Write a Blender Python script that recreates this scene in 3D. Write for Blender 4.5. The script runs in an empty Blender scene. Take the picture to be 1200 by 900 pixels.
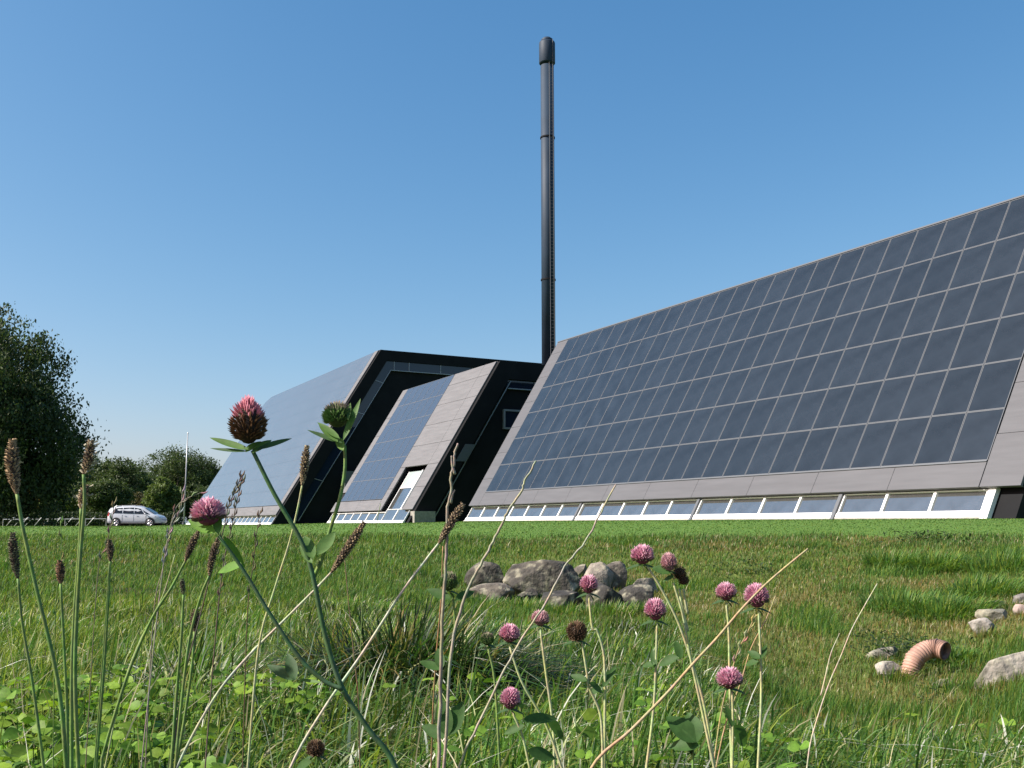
import bpy, bmesh, math, random
import numpy as np
from mathutils import Vector, Matrix, Quaternion
random.seed(7); RNG = np.random.default_rng(7)
R_ = math.radians
scene = bpy.context.scene
col = scene.collection

# ---------------------------------------------------------------- camera, sky, sun, exposure
F_PX = 1172.3; PITCH = math.atan(164 / F_PX)
cam = bpy.data.cameras.new('camera'); cam_o = bpy.data.objects.new('camera', cam); col.objects.link(cam_o)
cam.sensor_width = 36; cam.lens = F_PX / 1200 * 36; cam.clip_start = .05; cam.clip_end = 9000
cam_o.location = (0, 0, 0); cam_o.rotation_euler = (math.pi / 2 + PITCH, 0, 0)
scene.camera = cam_o
SUN_AZ, SUN_EL = R_(-104), R_(40)          # azimuth clockwise from +Y
world = bpy.data.worlds.new('World'); scene.world = world; world.use_nodes = True
nt = world.node_tree; bg = nt.nodes['Background']
sky = nt.nodes.new('ShaderNodeTexSky'); sky.sky_type = 'NISHITA'; sky.sun_disc = False
sky.sun_elevation = SUN_EL; sky.sun_rotation = SUN_AZ
sky.altitude = 0; sky.air_density = 1.0; sky.dust_density = 1.3; sky.ozone_density = 3.0
sep = nt.nodes.new('ShaderNodeSeparateColor'); cmb = nt.nodes.new('ShaderNodeCombineColor')
nt.links.new(sky.outputs[0], sep.inputs[0])      # white balance and contrast of the sky itself
for i, (p_, a_) in enumerate(((1.40, .53), (.93, .91), (.70, 1.38))):
    pw = nt.nodes.new('ShaderNodeMath'); pw.operation = 'POWER'; pw.inputs[1].default_value = p_
    ml = nt.nodes.new('ShaderNodeMath'); ml.operation = 'MULTIPLY'; ml.inputs[1].default_value = a_
    nt.links.new(sep.outputs[i], pw.inputs[0]); nt.links.new(pw.outputs[0], ml.inputs[0]); nt.links.new(ml.outputs[0], cmb.inputs[i])
nt.links.new(cmb.outputs[0], bg.inputs[0]); bg.inputs[1].default_value = 0.10
sl = bpy.data.lights.new('sun', 'SUN'); sl.energy = 5.0; sl.angle = R_(.53); sl.color = (1, .95, .87)
so = bpy.data.objects.new('sun', sl); col.objects.link(so)
sd = Vector((math.sin(SUN_AZ) * math.cos(SUN_EL), math.cos(SUN_AZ) * math.cos(SUN_EL), math.sin(SUN_EL)))
so.rotation_euler = sd.to_track_quat('Z', 'Y').to_euler(); so.location = (-20, 5, 30)
scene.view_settings.view_transform = 'Standard'; scene.view_settings.look = 'None'
scene.view_settings.exposure = 0.9; scene.view_settings.gamma = 1
scene.render.engine = 'CYCLES'
scene.cycles.max_bounces = 6; scene.cycles.transparent_max_bounces = 4

# ---------------------------------------------------------------- helpers
def lin(r, g, b):
    f = lambda c: c / 12.92 if c <= .04045 else ((c + .055) / 1.055) ** 2.4
    return (f(r / 255), f(g / 255), f(b / 255))
def tag(o, label=None, cat=None, group=None, kind=None):
    if label: o['label'] = label
    if cat: o['category'] = cat
    if group: o['group'] = group
    if kind: o['kind'] = kind
    return o
WO = {}
def worg(o): return WO.get(o.name, Vector((0, 0, 0)))
def empty(name, loc):
    o = bpy.data.objects.new(name, None); col.objects.link(o); o.location = loc; o.empty_display_size = .1
    WO[o.name] = Vector(loc); return o
def mk(name, V, F, mats, parent=None, fm=None, colr=None, smooth=False, origin=None):
    V = np.asarray(V, float).reshape(-1, 3)
    if origin is None: origin = Vector(((V[:, 0].min() + V[:, 0].max()) / 2, (V[:, 1].min() + V[:, 1].max()) / 2, V[:, 2].min()))
    origin = Vector(origin)
    W = V - np.array(origin)
    me = bpy.data.meshes.new(name)
    if isinstance(F, np.ndarray):
        n = F.shape[1]; me.vertices.add(len(W)); me.vertices.foreach_set('co', W.astype(np.float32).ravel())
        me.loops.add(F.size); me.loops.foreach_set('vertex_index', F.astype(np.int32).ravel())
        me.polygons.add(len(F)); me.polygons.foreach_set('loop_start', np.arange(0, F.size, n, dtype=np.int32))
        me.polygons.foreach_set('loop_total', np.full(len(F), n, dtype=np.int32)); me.update(calc_edges=True)
    else: me.from_pydata(W.tolist(), [], F); me.update()
    for m in (mats if isinstance(mats, (list, tuple)) else [mats]): me.materials.append(m)
    if fm is not None: me.polygons.foreach_set('material_index', np.asarray(fm, np.int32))
    if smooth: me.polygons.foreach_set('use_smooth', np.ones(len(me.polygons), bool))
    if colr is not None:
        a = me.color_attributes.new('Col', 'FLOAT_COLOR', 'POINT')
        c = np.ones((len(W), 4), np.float32); c[:, :3] = colr; a.data.foreach_set('color', c.ravel())
    o = bpy.data.objects.new(name, me); col.objects.link(o)
    if parent: o.parent = parent
    o.location = origin - (worg(parent) if parent else Vector((0, 0, 0)))
    WO[o.name] = origin
    return o
class MB:
    """collects shapes for one mesh"""
    def __init__(s): s.v = []; s.f = []; s.m = []; s.c = []
    def add(s, V, F, mi=0, c=None):
        b = len(s.v); s.v += [tuple(map(float, p)) for p in V]; s.f += [[i + b for i in f] for f in F]; s.m += [mi] * len(F)
        s.c += [c if c is not None else (1, 1, 1)] * len(V)
    def build(s, name, mats, parent=None, smooth=False, col_=False, origin=None):
        return mk(name, s.v, s.f, mats, parent, s.m, np.array(s.c) if col_ else None, smooth, origin)
    def hexa(s, P, mi=0):   # 8 corners: bottom ring 0-3, top ring 4-7
        s.add(P, [[3, 2, 1, 0], [4, 5, 6, 7], [0, 1, 5, 4], [1, 2, 6, 5], [2, 3, 7, 6], [3, 0, 4, 7]], mi)
    def tube(s, pts, rad, n=8, mi=0, c=None, cap=True, cs=None):
        pts = [Vector(p) for p in pts]; m = len(pts)
        if not hasattr(rad, '__len__'): rad = [rad] * m
        V = []; up = None; cc = []
        for i, p in enumerate(pts):
            t = (pts[min(i + 1, m - 1)] - pts[max(i - 1, 0)]).normalized()
            if up is None:
                a = Vector((0, 0, 1)) if abs(t.z) < .9 else Vector((1, 0, 0)); x = t.cross(a).normalized()
            else: x = (up - t * up.dot(t)).normalized()
            up = x; y = t.cross(x)
            for k in range(n):
                an = 2 * math.pi * k / n; V.append(p + (x * math.cos(an) + y * math.sin(an)) * rad[i])
        Fs = [[i * n + k, i * n + (k + 1) % n, (i + 1) * n + (k + 1) % n, (i + 1) * n + k] for i in range(m - 1) for k in range(n)]
        if cap: Fs += [list(range(n))[::-1], list(range((m - 1) * n, m * n))]
        b = len(s.v); s.add(V, Fs, mi, c)
        if cs:
            for i in range(m):
                for k in range(n): s.c[b + i * n + k] = cs[i]
def mat(name, c, rough=.6, metal=0, spec=.5, noise=None, bump=None, coat=0, ior=None, vcol=False, transl=0):
    m = bpy.data.materials.new(name); m.use_nodes = True; t = m.node_tree; b = t.nodes['Principled BSDF']
    b.inputs['Base Color'].default_value = (*c, 1); b.inputs['Roughness'].default_value = rough; b.inputs['Metallic'].default_value = metal
    b.inputs['Specular IOR Level'].default_value = spec
    if ior: b.inputs['IOR'].default_value = ior
    if coat: b.inputs['Coat Weight'].default_value = coat
    src = None
    if vcol:
        a = t.nodes.new('ShaderNodeVertexColor'); a.layer_name = 'Col'; src = a.outputs[0]
    tc = t.nodes.new('ShaderNodeTexCoord')
    if noise:   # (scale, amount, detail)
        n = t.nodes.new('ShaderNodeTexNoise'); n.inputs['Scale'].default_value = noise[0]; n.inputs['Detail'].default_value = noise[2] if len(noise) > 2 else 5
        t.links.new(tc.outputs['Object'], n.inputs['Vector'])
        mr = t.nodes.new('ShaderNodeMapRange'); mr.inputs[1].default_value = .25; mr.inputs[2].default_value = .75
        mr.inputs[3].default_value = 1 - noise[1]; mr.inputs[4].default_value = 1 + noise[1]; t.links.new(n.outputs[0], mr.inputs[0])
        mx = t.nodes.new('ShaderNodeVectorMath'); mx.operation = 'SCALE'; t.links.new(mr.outputs[0], mx.inputs['Scale'])
        if src: t.links.new(src, mx.inputs[0])
        else: mx.inputs[0].default_value = c
        src = mx.outputs[0]
    if src: t.links.new(src, b.inputs['Base Color'])
    if bump:
        n = t.nodes.new('ShaderNodeTexNoise'); n.inputs['Scale'].default_value = bump[0]; n.inputs['Detail'].default_value = 8
        t.links.new(tc.outputs['Object'], n.inputs['Vector'])
        bp = t.nodes.new('ShaderNodeBump'); bp.inputs['Strength'].default_value = bump[1]; bp.inputs['Distance'].default_value = bump[2] if len(bump) > 2 else .02
        t.links.new(n.outputs[0], bp.inputs['Height']); t.links.new(bp.outputs[0], b.inputs['Normal'])
    if transl:
        tr = t.nodes.new('ShaderNodeBsdfTranslucent'); ms = t.nodes.new('ShaderNodeMixShader'); ms.inputs[0].default_value = transl
        tv = t.nodes.new('ShaderNodeVectorMath'); tv.operation = 'MULTIPLY'; tv.inputs[1].default_value = (1.25, 1.35, .7)
        if src: t.links.new(src, tv.inputs[0])
        else: tv.inputs[0].default_value = c
        t.links.new(tv.outputs[0], tr.inputs[0])
        t.links.new(b.outputs[0], ms.inputs[1]); t.links.new(tr.outputs[0], ms.inputs[2])
        t.links.new(ms.outputs[0], t.nodes['Material Output'].inputs[0])
    return m
def at(x, y, D):    # the point seen at (x, y) of the 1200x900 photograph, D metres forward
    c, s = math.cos(PITCH), math.sin(PITCH); a = (x - 600) / F_PX; b = (y - 450) / F_PX
    r = Vector((a, c + b * s, s - b * c)); return r * (D / r.y)
def sstep(a, b, x):
    t = np.clip((np.asarray(x, float) - a) / (b - a), 0, 1); return t * t * (3 - 2 * t)

# value noise for terrain and colour patches
_G = RNG.random((256, 256))
def vn(x, y):
    x = np.asarray(x, float); y = np.asarray(y, float)
    xi = np.floor(x).astype(int); yi = np.floor(y).astype(int); fx = x - xi; fy = y - yi
    fx = fx * fx * (3 - 2 * fx); fy = fy * fy * (3 - 2 * fy)
    g = lambda i, j: _G[i & 255, j & 255]
    return (g(xi, yi) * (1 - fx) + g(xi + 1, yi) * fx) * (1 - fy) + (g(xi, yi + 1) * (1 - fx) + g(xi + 1, yi + 1) * fx) * fy
def fbm(x, y): return (vn(x, y) + .5 * vn(2 * x + 17, 2 * y + 5) + .25 * vn(4 * x + 3, 4 * y + 31)) / 1.75

# ---------------------------------------------------------------- terrain
KY = [-50, 0, 1.5, 2.5, 3.2, 4.5, 6.3, 7.5, 9, 12, 15, 18, 20.5, 24]
PL = [-.42, -.42, -.45, -.48, -.52, -.58, -.66, -.69, -.71, -.66, -.52, -.36, -.27, -.16]
PC = [-.42, -.42, -.45, -.49, -.53, -.59, -.68, -.80, -.95, -1.02, -.86, -.48, -.27, -.16]
PR = [-.42, -.42, -.48, -.56, -.72, -1.02, -1.28, -1.33, -1.25, -1.0, -.76, -.46, -.27, -.16]
def hgt(X, Y, rough=True):
    X = np.asarray(X, float); Y = np.asarray(Y, float)
    r = X / np.maximum(Y, .5); r = np.where(Y < .5, 0, r)
    a = np.interp(Y, KY, PL); b = np.interp(Y, KY, PC); c = np.interp(Y, KY, PR)
    wl = sstep(-.14, -.02, r); wr = sstep(.13, .30, r)
    z = a * (1 - wl) + b * wl; z = z * (1 - wr) + c * wr
    z = z + .32 * sstep(.38, .62, r) * sstep(5, 8, Y) * (1 - sstep(14, 20, Y))
    L = np.interp(r, [-.5, -.35, -.33, -.24, -.18, -.1, -.04, .47], [-.0026, -.0026, -.0012, -.0010, .0004, .0006, .0022, .0050]) * np.clip(Y, 20, 115)
    t = sstep(20.5, 31, Y); zz = -.27 + (Y - 20.5) * .015
    z = np.where(Y > 20.5, np.minimum(zz, 1) * (1 - t) + L * t, z)
    if rough:
        k = (1 - sstep(18, 23, Y)) * sstep(.8, 2, Y)
        z = z + k * ((fbm(X * .9 + 40, Y * .9) - .5) * .13 + (vn(X * 4, Y * 4) - .5) * .035)
    return z
def sp(a, b, n, p): # signed power spacing
    t = np.linspace(-1, 1, n); return np.sign(t) * np.abs(t) ** p
xs = np.concatenate([np.linspace(-1500, -120, 12), np.linspace(-110, -26, 22), np.linspace(-25, -6.2, 48), np.linspace(-6, 9, 130), np.linspace(9.3, 25, 46), np.linspace(26, 110, 20), np.linspace(125, 1500, 12)])
ys = np.concatenate([np.linspace(-40, -2, 10), np.linspace(-1.5, 14, 150), np.linspace(14.2, 34, 60), np.linspace(35, 170, 60), np.linspace(180, 4000, 20)])
GX, GY = np.meshgrid(xs, ys); GZ = hgt(GX, GY)
def patch(X, Y):    # 0..1 weights for colour areas, shared by the ground and the grass
    lawn = sstep(19.3, 20.6, Y + (fbm(X * .8, Y * .8) - .5) * 1.2)
    r = X / np.maximum(Y, .5)
    hollow = sstep(.02, .16, r) * sstep(2.6, 4.2, Y) * (1 - lawn)
    hollow = np.maximum(hollow, sstep(10, 13, Y) * (1 - lawn) * sstep(-.2, 0, r))
    dry = np.maximum(sstep(.5, .72, fbm(X * .55 + 9, Y * .8 + 2)), .95 * np.exp(-((r - .27) / .07) ** 2 - ((Y - 12) / 2.4) ** 2) + .9 * np.exp(-((r - .42) / .12) ** 2 - ((Y - 7.6) / .9) ** 2))
    return lawn, hollow, np.clip(dry, 0, 1)
lw, ho, dr = patch(GX, GY)
cg = np.zeros(GX.shape + (3,))
C_soil = np.array([.04, .05, .018]); C_lawn = np.array([.085, .16, .03]); C_hol = np.array([.10, .13, .032]); C_dry = np.array([.15, .125, .04])
cg[:] = C_soil
cg = cg * (1 - ho[..., None]) + C_hol * ho[..., None]
cg = cg * (1 - (ho * dr)[..., None] * .6) + C_dry * (ho * dr)[..., None] * .6
cg = cg * (1 - lw[..., None]) + C_lawn * lw[..., None]
ny, nx = GX.shape
idx = np.arange(ny * nx).reshape(ny, nx)
Fq = np.stack([idx[:-1, :-1], idx[:-1, 1:], idx[1:, 1:], idx[1:, :-1]], -1).reshape(-1, 4)
m_ground = mat('ground_turf', (.05, .08, .02), .95, noise=(9, .35, 8), bump=(30, .6, .03), vcol=True, spec=.15)
tag(mk('ground', np.stack([GX, GY, GZ], -1).reshape(-1, 3), Fq, m_ground, colr=cg.reshape(-1, 3), smooth=True, origin=(0, 0, 0)), kind='structure')
# car park strip
m_asph = mat('asphalt', (.16, .16, .155), .9, noise=(3, .2), bump=(60, .3))
rx = np.linspace(-110, -14, 60); ry = np.linspace(76, 90, 10); A_, B_ = np.meshgrid(rx, ry)
idr = np.arange(A_.size).reshape(A_.shape)
Fr = np.stack([idr[:-1, :-1], idr[:-1, 1:], idr[1:, 1:], idr[1:, :-1]], -1).reshape(-1, 4)
tag(mk('car_park', np.stack([A_, B_, hgt(A_, B_) + .012], -1).reshape(-1, 3), Fr, m_asph), kind='structure')

# ---------------------------------------------------------------- buildings: three slabs on one sloping plane
AZB = R_(-27.79); SLB = R_(59.08)
U = Vector((math.sin(AZB), math.cos(AZB), 0)); Vv = Vector((math.cos(AZB), -math.sin(AZB), 0)); Z = Vector((0, 0, 1))
OB = Vector((15.7467, 33.1251, 2.0891)); S = Vv * math.cos(SLB) + Z * math.sin(SLB); N = -Vv * math.sin(SLB) + Z * math.cos(SLB)
def fp(u, s, t=0): return OB + U * u + S * s + N * t
def wp(u, v, z): return Vector((OB.x, OB.y, 0)) + U * u + Vv * v + Z * z
def zs(z, t=0): return (z - OB.z - t * math.cos(SLB)) / math.sin(SLB)      # slope coordinate of height z
def vf(z, d=0): return (z - OB.z) / math.tan(SLB) + d / math.sin(SLB)
def fbox(mb, u0, u1, s0, s1, t0, t1, mi=0):
    mb.hexa([fp(u, s, t) for t in (t0, t1) for u, s in ((u0, s0), (u0, s1), (u1, s1), (u1, s0))], mi)
def wbox(mb, u0, u1, v0, v1, z0, z1, mi=0):
    mb.hexa([wp(u, v, z) for z in (z0, z1) for u, v in ((u0, v0), (u0, v1), (u1, v1), (u1, v0))], mi)
def prism(mb, poly, u0, u1, mi=0):     # polygon in (v, z) extruded along u
    n = len(poly); P = [wp(u0, *q) for q in poly] + [wp(u1, *q) for q in poly]
    mb.add(P, [list(range(n)), list(range(n, 2 * n))[::-1]] + [[(i + 1) % n, i, i + n, (i + 1) % n + n] for i in range(n)], mi)

def streak(name, c, amt, rough):
    m = mat(name, c, rough, noise=(1.6, amt, 6), bump=(25, .06, .01), spec=.35); t = m.node_tree
    n = next(x for x in t.nodes if x.type == 'TEX_NOISE' and abs(x.inputs['Scale'].default_value - 1.6) < .01)
    mp = t.nodes.new('ShaderNodeMapping'); mp.vector_type = 'TEXTURE'; mp.inputs['Rotation'].default_value = (0, 0, -AZB)
    mp.inputs['Scale'].default_value = (.9, 3.2, .28); tcn = next(x for x in t.nodes if x.type == 'TEX_COORD')
    t.links.new(tcn.outputs['Object'], mp.inputs[0]); t.links.new(mp.outputs[0], n.inputs['Vector']); return m
m_clad = streak('grey_zinc_cladding', (.086, .087, .094), .12, .6)
m_clad2 = streak('pale_zinc_cladding', (.128, .126, .128), .15, .6)
m_dark = mat('black_cladding', (.008, .0085, .0095), .75, noise=(.9, .3), spec=.15)
m_soff = mat('dark_soffit', (.02, .02, .022), .8)
m_roof = mat('roof_felt', (.03, .03, .03), .9)
m_alu = mat('aluminium_frame', (.10, .108, .118), .5, metal=.1, spec=.4)
m_white = mat('white_frame', (.82, .82, .80), .45, noise=(3, .04))
m_conc = mat('concrete_plinth', (.25, .24, .21), .9, noise=(4, .25), bump=(30, .3))
m_line = mat('metal_trim', (.3, .31, .32), .4, metal=.5)
def glassmat(name, c, rough, ior, ns=None, amt=.3):
    m = mat(name, c, rough, ior=ior, noise=(ns or 1.2, amt, 6)); return m
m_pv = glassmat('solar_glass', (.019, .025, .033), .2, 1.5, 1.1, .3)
def vary(m, lo, hi):      # every module slightly different in tone, as its own object
    t = m.node_tree; b = t.nodes['Principled BSDF']; src = b.inputs['Base Color'].links[0].from_socket
    oi = t.nodes.new('ShaderNodeObjectInfo'); mr = t.nodes.new('ShaderNodeMapRange'); mr.inputs[3].default_value = lo; mr.inputs[4].default_value = hi
    sc = t.nodes.new('ShaderNodeVectorMath'); sc.operation = 'SCALE'; t.links.new(oi.outputs['Random'], mr.inputs[0]); t.links.new(mr.outputs[0], sc.inputs['Scale'])
    t.links.new(src, sc.inputs[0]); t.links.new(sc.outputs[0], b.inputs['Base Color'])
    r2 = t.nodes.new('ShaderNodeMapRange'); r2.inputs[3].default_value = .17; r2.inputs[4].default_value = .20; t.links.new(oi.outputs['Random'], r2.inputs[0]); t.links.new(r2.outputs[0], b.inputs['Roughness'])
vary(m_pv, .93, 1.08)
m_pvB = glassmat('solar_glass_sky_pale', (.095, .110, .125), .10, 1.7, .4, .08)  # pale base colour paints in the grazing sky reflection
m_pvC = glassmat('solar_glass_sky_tint', (.045, .057, .078), .12, 1.65, .6, .12)  # blue of the reflected sky mixed into the base colour
m_glass = mat('window_glass', (.42, .42, .40), .04, metal=.9, noise=(1.5, .2))
m_glassd = mat('dark_window_glass', (.008, .016, .032), .04, ior=1.55)
m_paleg = mat('pale_pane_glass', (.32, .38, .36), .25, noise=(1, .1))  # glass with a pale, slightly rough base colour

def pvpanel_mesh(w, h):
    """one module: aluminium frame with the glass set 6 mm below it; built at fp origin"""
    mb = MB(); fw = .026
    def q(u, s, t): return (U * u + S * s + N * t)
    out = [(-w / 2, 0), (w / 2, 0), (w / 2, h), (-w / 2, h)]; inn = [(-w / 2 + fw, .03), (w / 2 - fw, .03), (w / 2 - fw, h - .03), (-w / 2 + fw, h - .03)]
    P = [q(*p, -.03) for p in out] + [q(*p, .018) for p in out] + [q(*p, .018) for p in inn] + [q(*p, .012) for p in inn]
    Fm = [[3, 2, 1, 0][::-1]] + [[i, (i + 1) % 4, (i + 1) % 4 + 4, i + 4] for i in range(4)] + [[i + 4, (i + 1) % 4 + 4, (i + 1) % 4 + 8, i + 8] for i in range(4)] + [[i + 8, (i + 1) % 4 + 8, (i + 1) % 4 + 12, i + 12] for i in range(4)]
    mb.add(P, Fm, 0); mb.add([P[i] for i in (12, 13, 14, 15)], [[0, 1, 2, 3]], 1)
    return mb
def recalc(o):
    bm = bmesh.new(); bm.from_mesh(o.data); bmesh.ops.recalc_face_normals(bm, faces=bm.faces); bm.to_mesh(o.data); bm.free()
def lay_panels(root, cells, w, h, gm, limit=100):
    """cells: list of (u_center, s_bottom) sorted so that the largest in view come first"""
    proto = None
    for (uc, sb) in cells[:limit]:
        p = fp(uc, sb)
        if proto is None:
            proto = pvpanel_mesh(w, h).build('solar_panel', [m_alu, gm], None, origin=(0, 0, 0)); recalc(proto); o = proto
        else: o = proto.copy(); col.objects.link(o)
        o.parent = root; o.location = p - worg(root); WO[o.name] = p
    rest = cells[limit:]
    if rest:
        mb = MB()
        for (uc, sb) in rest:
            m1 = pvpanel_mesh(w, h); p = fp(uc, sb); b = len(mb.v)
            mb.v += [tuple(p + Vector(v)) for v in m1.v]; mb.f += [[i + b for i in f] for f in m1.f]; mb.m += m1.m; mb.c += m1.c
        o = mb.build('solar_panels_far_end', [m_alu, gm], root); recalc(o); tag(o, kind='stuff')
def cladding(name, m, root, rects, gap=.018):
    mb = MB()
    for (u0, u1, s0, s1) in rects: fbox(mb, u0 + gap / 2, u1 - gap / 2, s0 + gap / 2, s1 - gap / 2, -.10, 0)
    o = mb.build(name, m, root); recalc(o); return o
def windows(root, u0, u1, n, zb, zt, t=-.24, glass=None, big=None, first=True):
    """a run of n windows between two posts on the sloping wall under the eave"""
    glass = glass or m_glass; w = (u1 - u0) / n; s0 = zs(zb, t); s1 = zs(zt, t); sill = s0 + .21
    mb = MB(); fbox(mb, u0, u1, s0, sill - .003, t - .12, t + .05); recalc(mb.build('window_sill', m_white, root))
    for i in range(n):
        a, b = u0 + i * w, u0 + (i + 1) * w; f = MB(); e = .055
        fbox(f, a + .002, a + e, sill, s1, t - .08, t + .02); fbox(f, b - e, b - .002, sill, s1, t - .08, t + .02)
        fbox(f, a + e, b - e, sill, sill + .05, t - .08, t + .015); fbox(f, a + e, b - e, s1 - .03, s1, t - .08, t + .015)
        fr = f.build('window', m_white, root); recalc(fr)
        g = MB(); fbox(g, a + e, b - e, sill + .05, s1 - .03, t - .05, t - .03); recalc(g.build('pane', glass, fr))

def shell(root, u0, u1, ztop, zeave, zb, vback, name='wall', chamfer=None):
    poly = [(vf(zeave + .01, .13), zeave + .01), (vf(ztop - .02, .13), ztop - .02), (vback, ztop - .02), (vback, -1.2), (vf(-1.2, .40), -1.2), (vf(zeave + .01, .40), zeave + .01)]
    mb = MB(); prism(mb, poly, u0, u1); o = mb.build(name, m_dark, root); recalc(o); return o

# --- building A (near, right) ------------------------------------------------------------
ZE, ZT = 1.2, 12.85
A = empty('solar_building', wp(18, 4, 0)); tag(A, 'nearest and largest building at right, its long sloping front a grid of solar panels', 'building')
shell(A, -1.35, 38.9, ZT, ZE, 0, 24)
cells = [(.75 + 1.5 * i, 2.0896 * j) for i in range(25) for j in range(6)]
lay_panels(A, cells, 1.478, 2.078, m_pv)
s_e = zs(ZE)
rects = []
ue = [-1.5, .02] + [.02 + 3.78 * k for k in range(1, 10)] + [37.5, 39.0]
cladding('eave_cladding', m_clad, A, [(ue[i], ue[i + 1], s_e, -.06) for i in range(1, len(ue) - 2)] + [(37.5 - .0, 39.0, s_e, 1.05)] + [(-1.5, .0, s_e, 1.05)])
js = [1.05 + 2.09 * k for k in range(6)] + [12.56]
cladding('side_cladding', m_clad, A, [(37.53, 39.0, js[i], js[i + 1]) for i in range(6)])
cladding('side_cladding', m_clad, A, [(-1.5, -.03, js[i], js[i + 1]) for i in range(6)])
mb = MB(); fbox(mb, -1.5, 39.0, 12.565, 12.66, -.14, .03); recalc(mb.build('roof_edge_trim', m_alu, A))
mb = MB(); fbox(mb, .02, 37.5, -.055, -.005, -.08, .03); recalc(mb.build('panel_rail', m_alu, A))
mb = MB(); prism(mb, [(vf(12.75, .2), 12.834), (vf(12.75, .2), 12.9), (24.1, 12.9), (24.1, 12.834)], -1.45, 38.95); recalc(mb.build('roof', m_roof, A))
bays = [(-.3, 6.1, 3), (6.1, 14.7, 4), (14.7, 24.9, 5), (24.9, 39.2 - .25, 7)]
for (a, b, n) in bays: windows(A, a + .09, b - .09, n, .2, 1.12)
for a in (6.1, 14.7, 24.9):
    mb = MB(); fbox(mb, a - .08, a + .08, zs(.12, -.2), zs(1.16, -.2), -.38, -.13); recalc(mb.build('post', m_alu, A))
mb = MB(); fbox(mb, -.52, -.24, zs(.12, -.24), zs(1.18, -.24), -.36, -.17); recalc(mb.build('end_frame', m_white, A))
mb = MB(); fbox(mb, -1.3, -.55, zs(.1, -.5), zs(1.18, -.5), -.6, -.46); recalc(mb.build('end_panel', m_alu, A))
mb = MB(); fbox(mb, -.3, 39, zs(.02, -.24), zs(.195, -.24), -.36, -.18); recalc(mb.build('plinth', m_conc, A))
mb = MB(); wbox(mb, -1.34, 38.9, vf(1.2, .16), vf(1.2, .39), 1.15, 1.2); recalc(mb.build('soffit', m_soff, A))

# --- building C (middle, lower) ------------------------------------------------------------
C = empty('grey_clad_building', wp(58, 4, 0)); tag(C, 'small middle building, half pale zinc and half panels painted with blue sky reflection, with a sunken slanted window', 'building')
zeC = 1.1; ztC = 12.93; s_c = zs(zeC)
# body, with a slot cut for the sunken window (bottom part split in three)
sl0, sl1, ssl = 50.9, 55.6, 3.0; zsl = OB.z + ssl * math.sin(SLB)
shell(C, 48.85, sl0, ztC, zeC, 0, 26, 'wall'); shell(C, sl1, 68.9, ztC, zeC, 0, 26, 'wall')
mb = MB(); poly = [(vf(zsl, .13), zsl), (vf(ztC - .02, .13), ztC - .02), (26, ztC - .02), (26, -1.2), (vf(-1.2, 1.25), -1.2), (vf(zsl, 1.25), zsl)]
prism(mb, poly, sl0 + .001, sl1 - .001); recalc(mb.build('wall', m_dark, C))
rows = [s_c, .9, 3.0, 5.1, 7.2, 9.3, 11.4, 12.66]
rc = []
for i in range(7):
    if i < 2: rc += [(48.8, sl0, rows[i], rows[i + 1]), (sl1, 56.75, rows[i], rows[i + 1])]
    else: rc += [(48.8, 50.9, rows[i], rows[i + 1]), (50.9, 56.75, rows[i], rows[i + 1])]
cladding('zinc_cladding', m_clad2, C, rc, .03)
cladding('zinc_cladding', m_clad2, C, [(67.7, 69, rows[i], rows[i + 1]) for i in range(1, 7)] + [(sl1 + 1.16, 62, s_c, -.1), (62, 69, s_c, -.1)], .03)
lay_panels(C, [(57.53 + 1.556 * i, -.06 + 2.115 * j) for i in range(7) for j in range(6)], 1.53, 2.108, m_pvC)
mb = MB(); prism(mb, [(vf(12.8, .2), 12.914), (vf(12.8, .2), 12.97), (26.1, 12.97), (26.1, 12.914)], 48.82, 68.95); recalc(mb.build('roof', m_roof, C))
# sunken window: panes, white bar
t = -.42; sb = zs(.95, t)
wf = MB(); fbox(wf, sl0 + 1.25, sl0 + 1.40, sb, 2.75, t, t + .12); fbox(wf, sl0 + .05, sl0 + .1, sb, 2.75, t, t + .08); fbox(wf, sl1 - .4, sl1 - .32, sb, 2.75, t, t + .05)
fbox(wf, sl0 + 1.4, sl1 - .4, 1.15, 1.21, t, t + .06)
wfo = wf.build('sunken_window', m_white, C); recalc(wfo)
g = MB(); fbox(g, sl0 + .1, sl0 + 1.25, sb, 2.75, t - .02, t + .02); recalc(g.build('pane', m_glass, wfo))
g = MB(); fbox(g, sl0 + 1.4, sl1 - .4, 1.21, 2.75, t - .02, t + .02); recalc(g.build('pane', m_paleg, wfo))
g = MB(); fbox(g, sl0 + 1.4, sl1 - .4, sb, 1.15, t - .02, t + .02); recalc(g.build('pane', m_glass, wfo))
windows(C, 49.6, 54.6, 2, .05, 1.16, t=-.16); windows(C, 54.62, 68.7, 7, .05, .95)
mb = MB(); wbox(mb, 48.0, 48.8, vf(.1, .4) , vf(.1, .4) + 1.7, -.2, .95); recalc(mb.build('end_plinth', m_conc, C))
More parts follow.
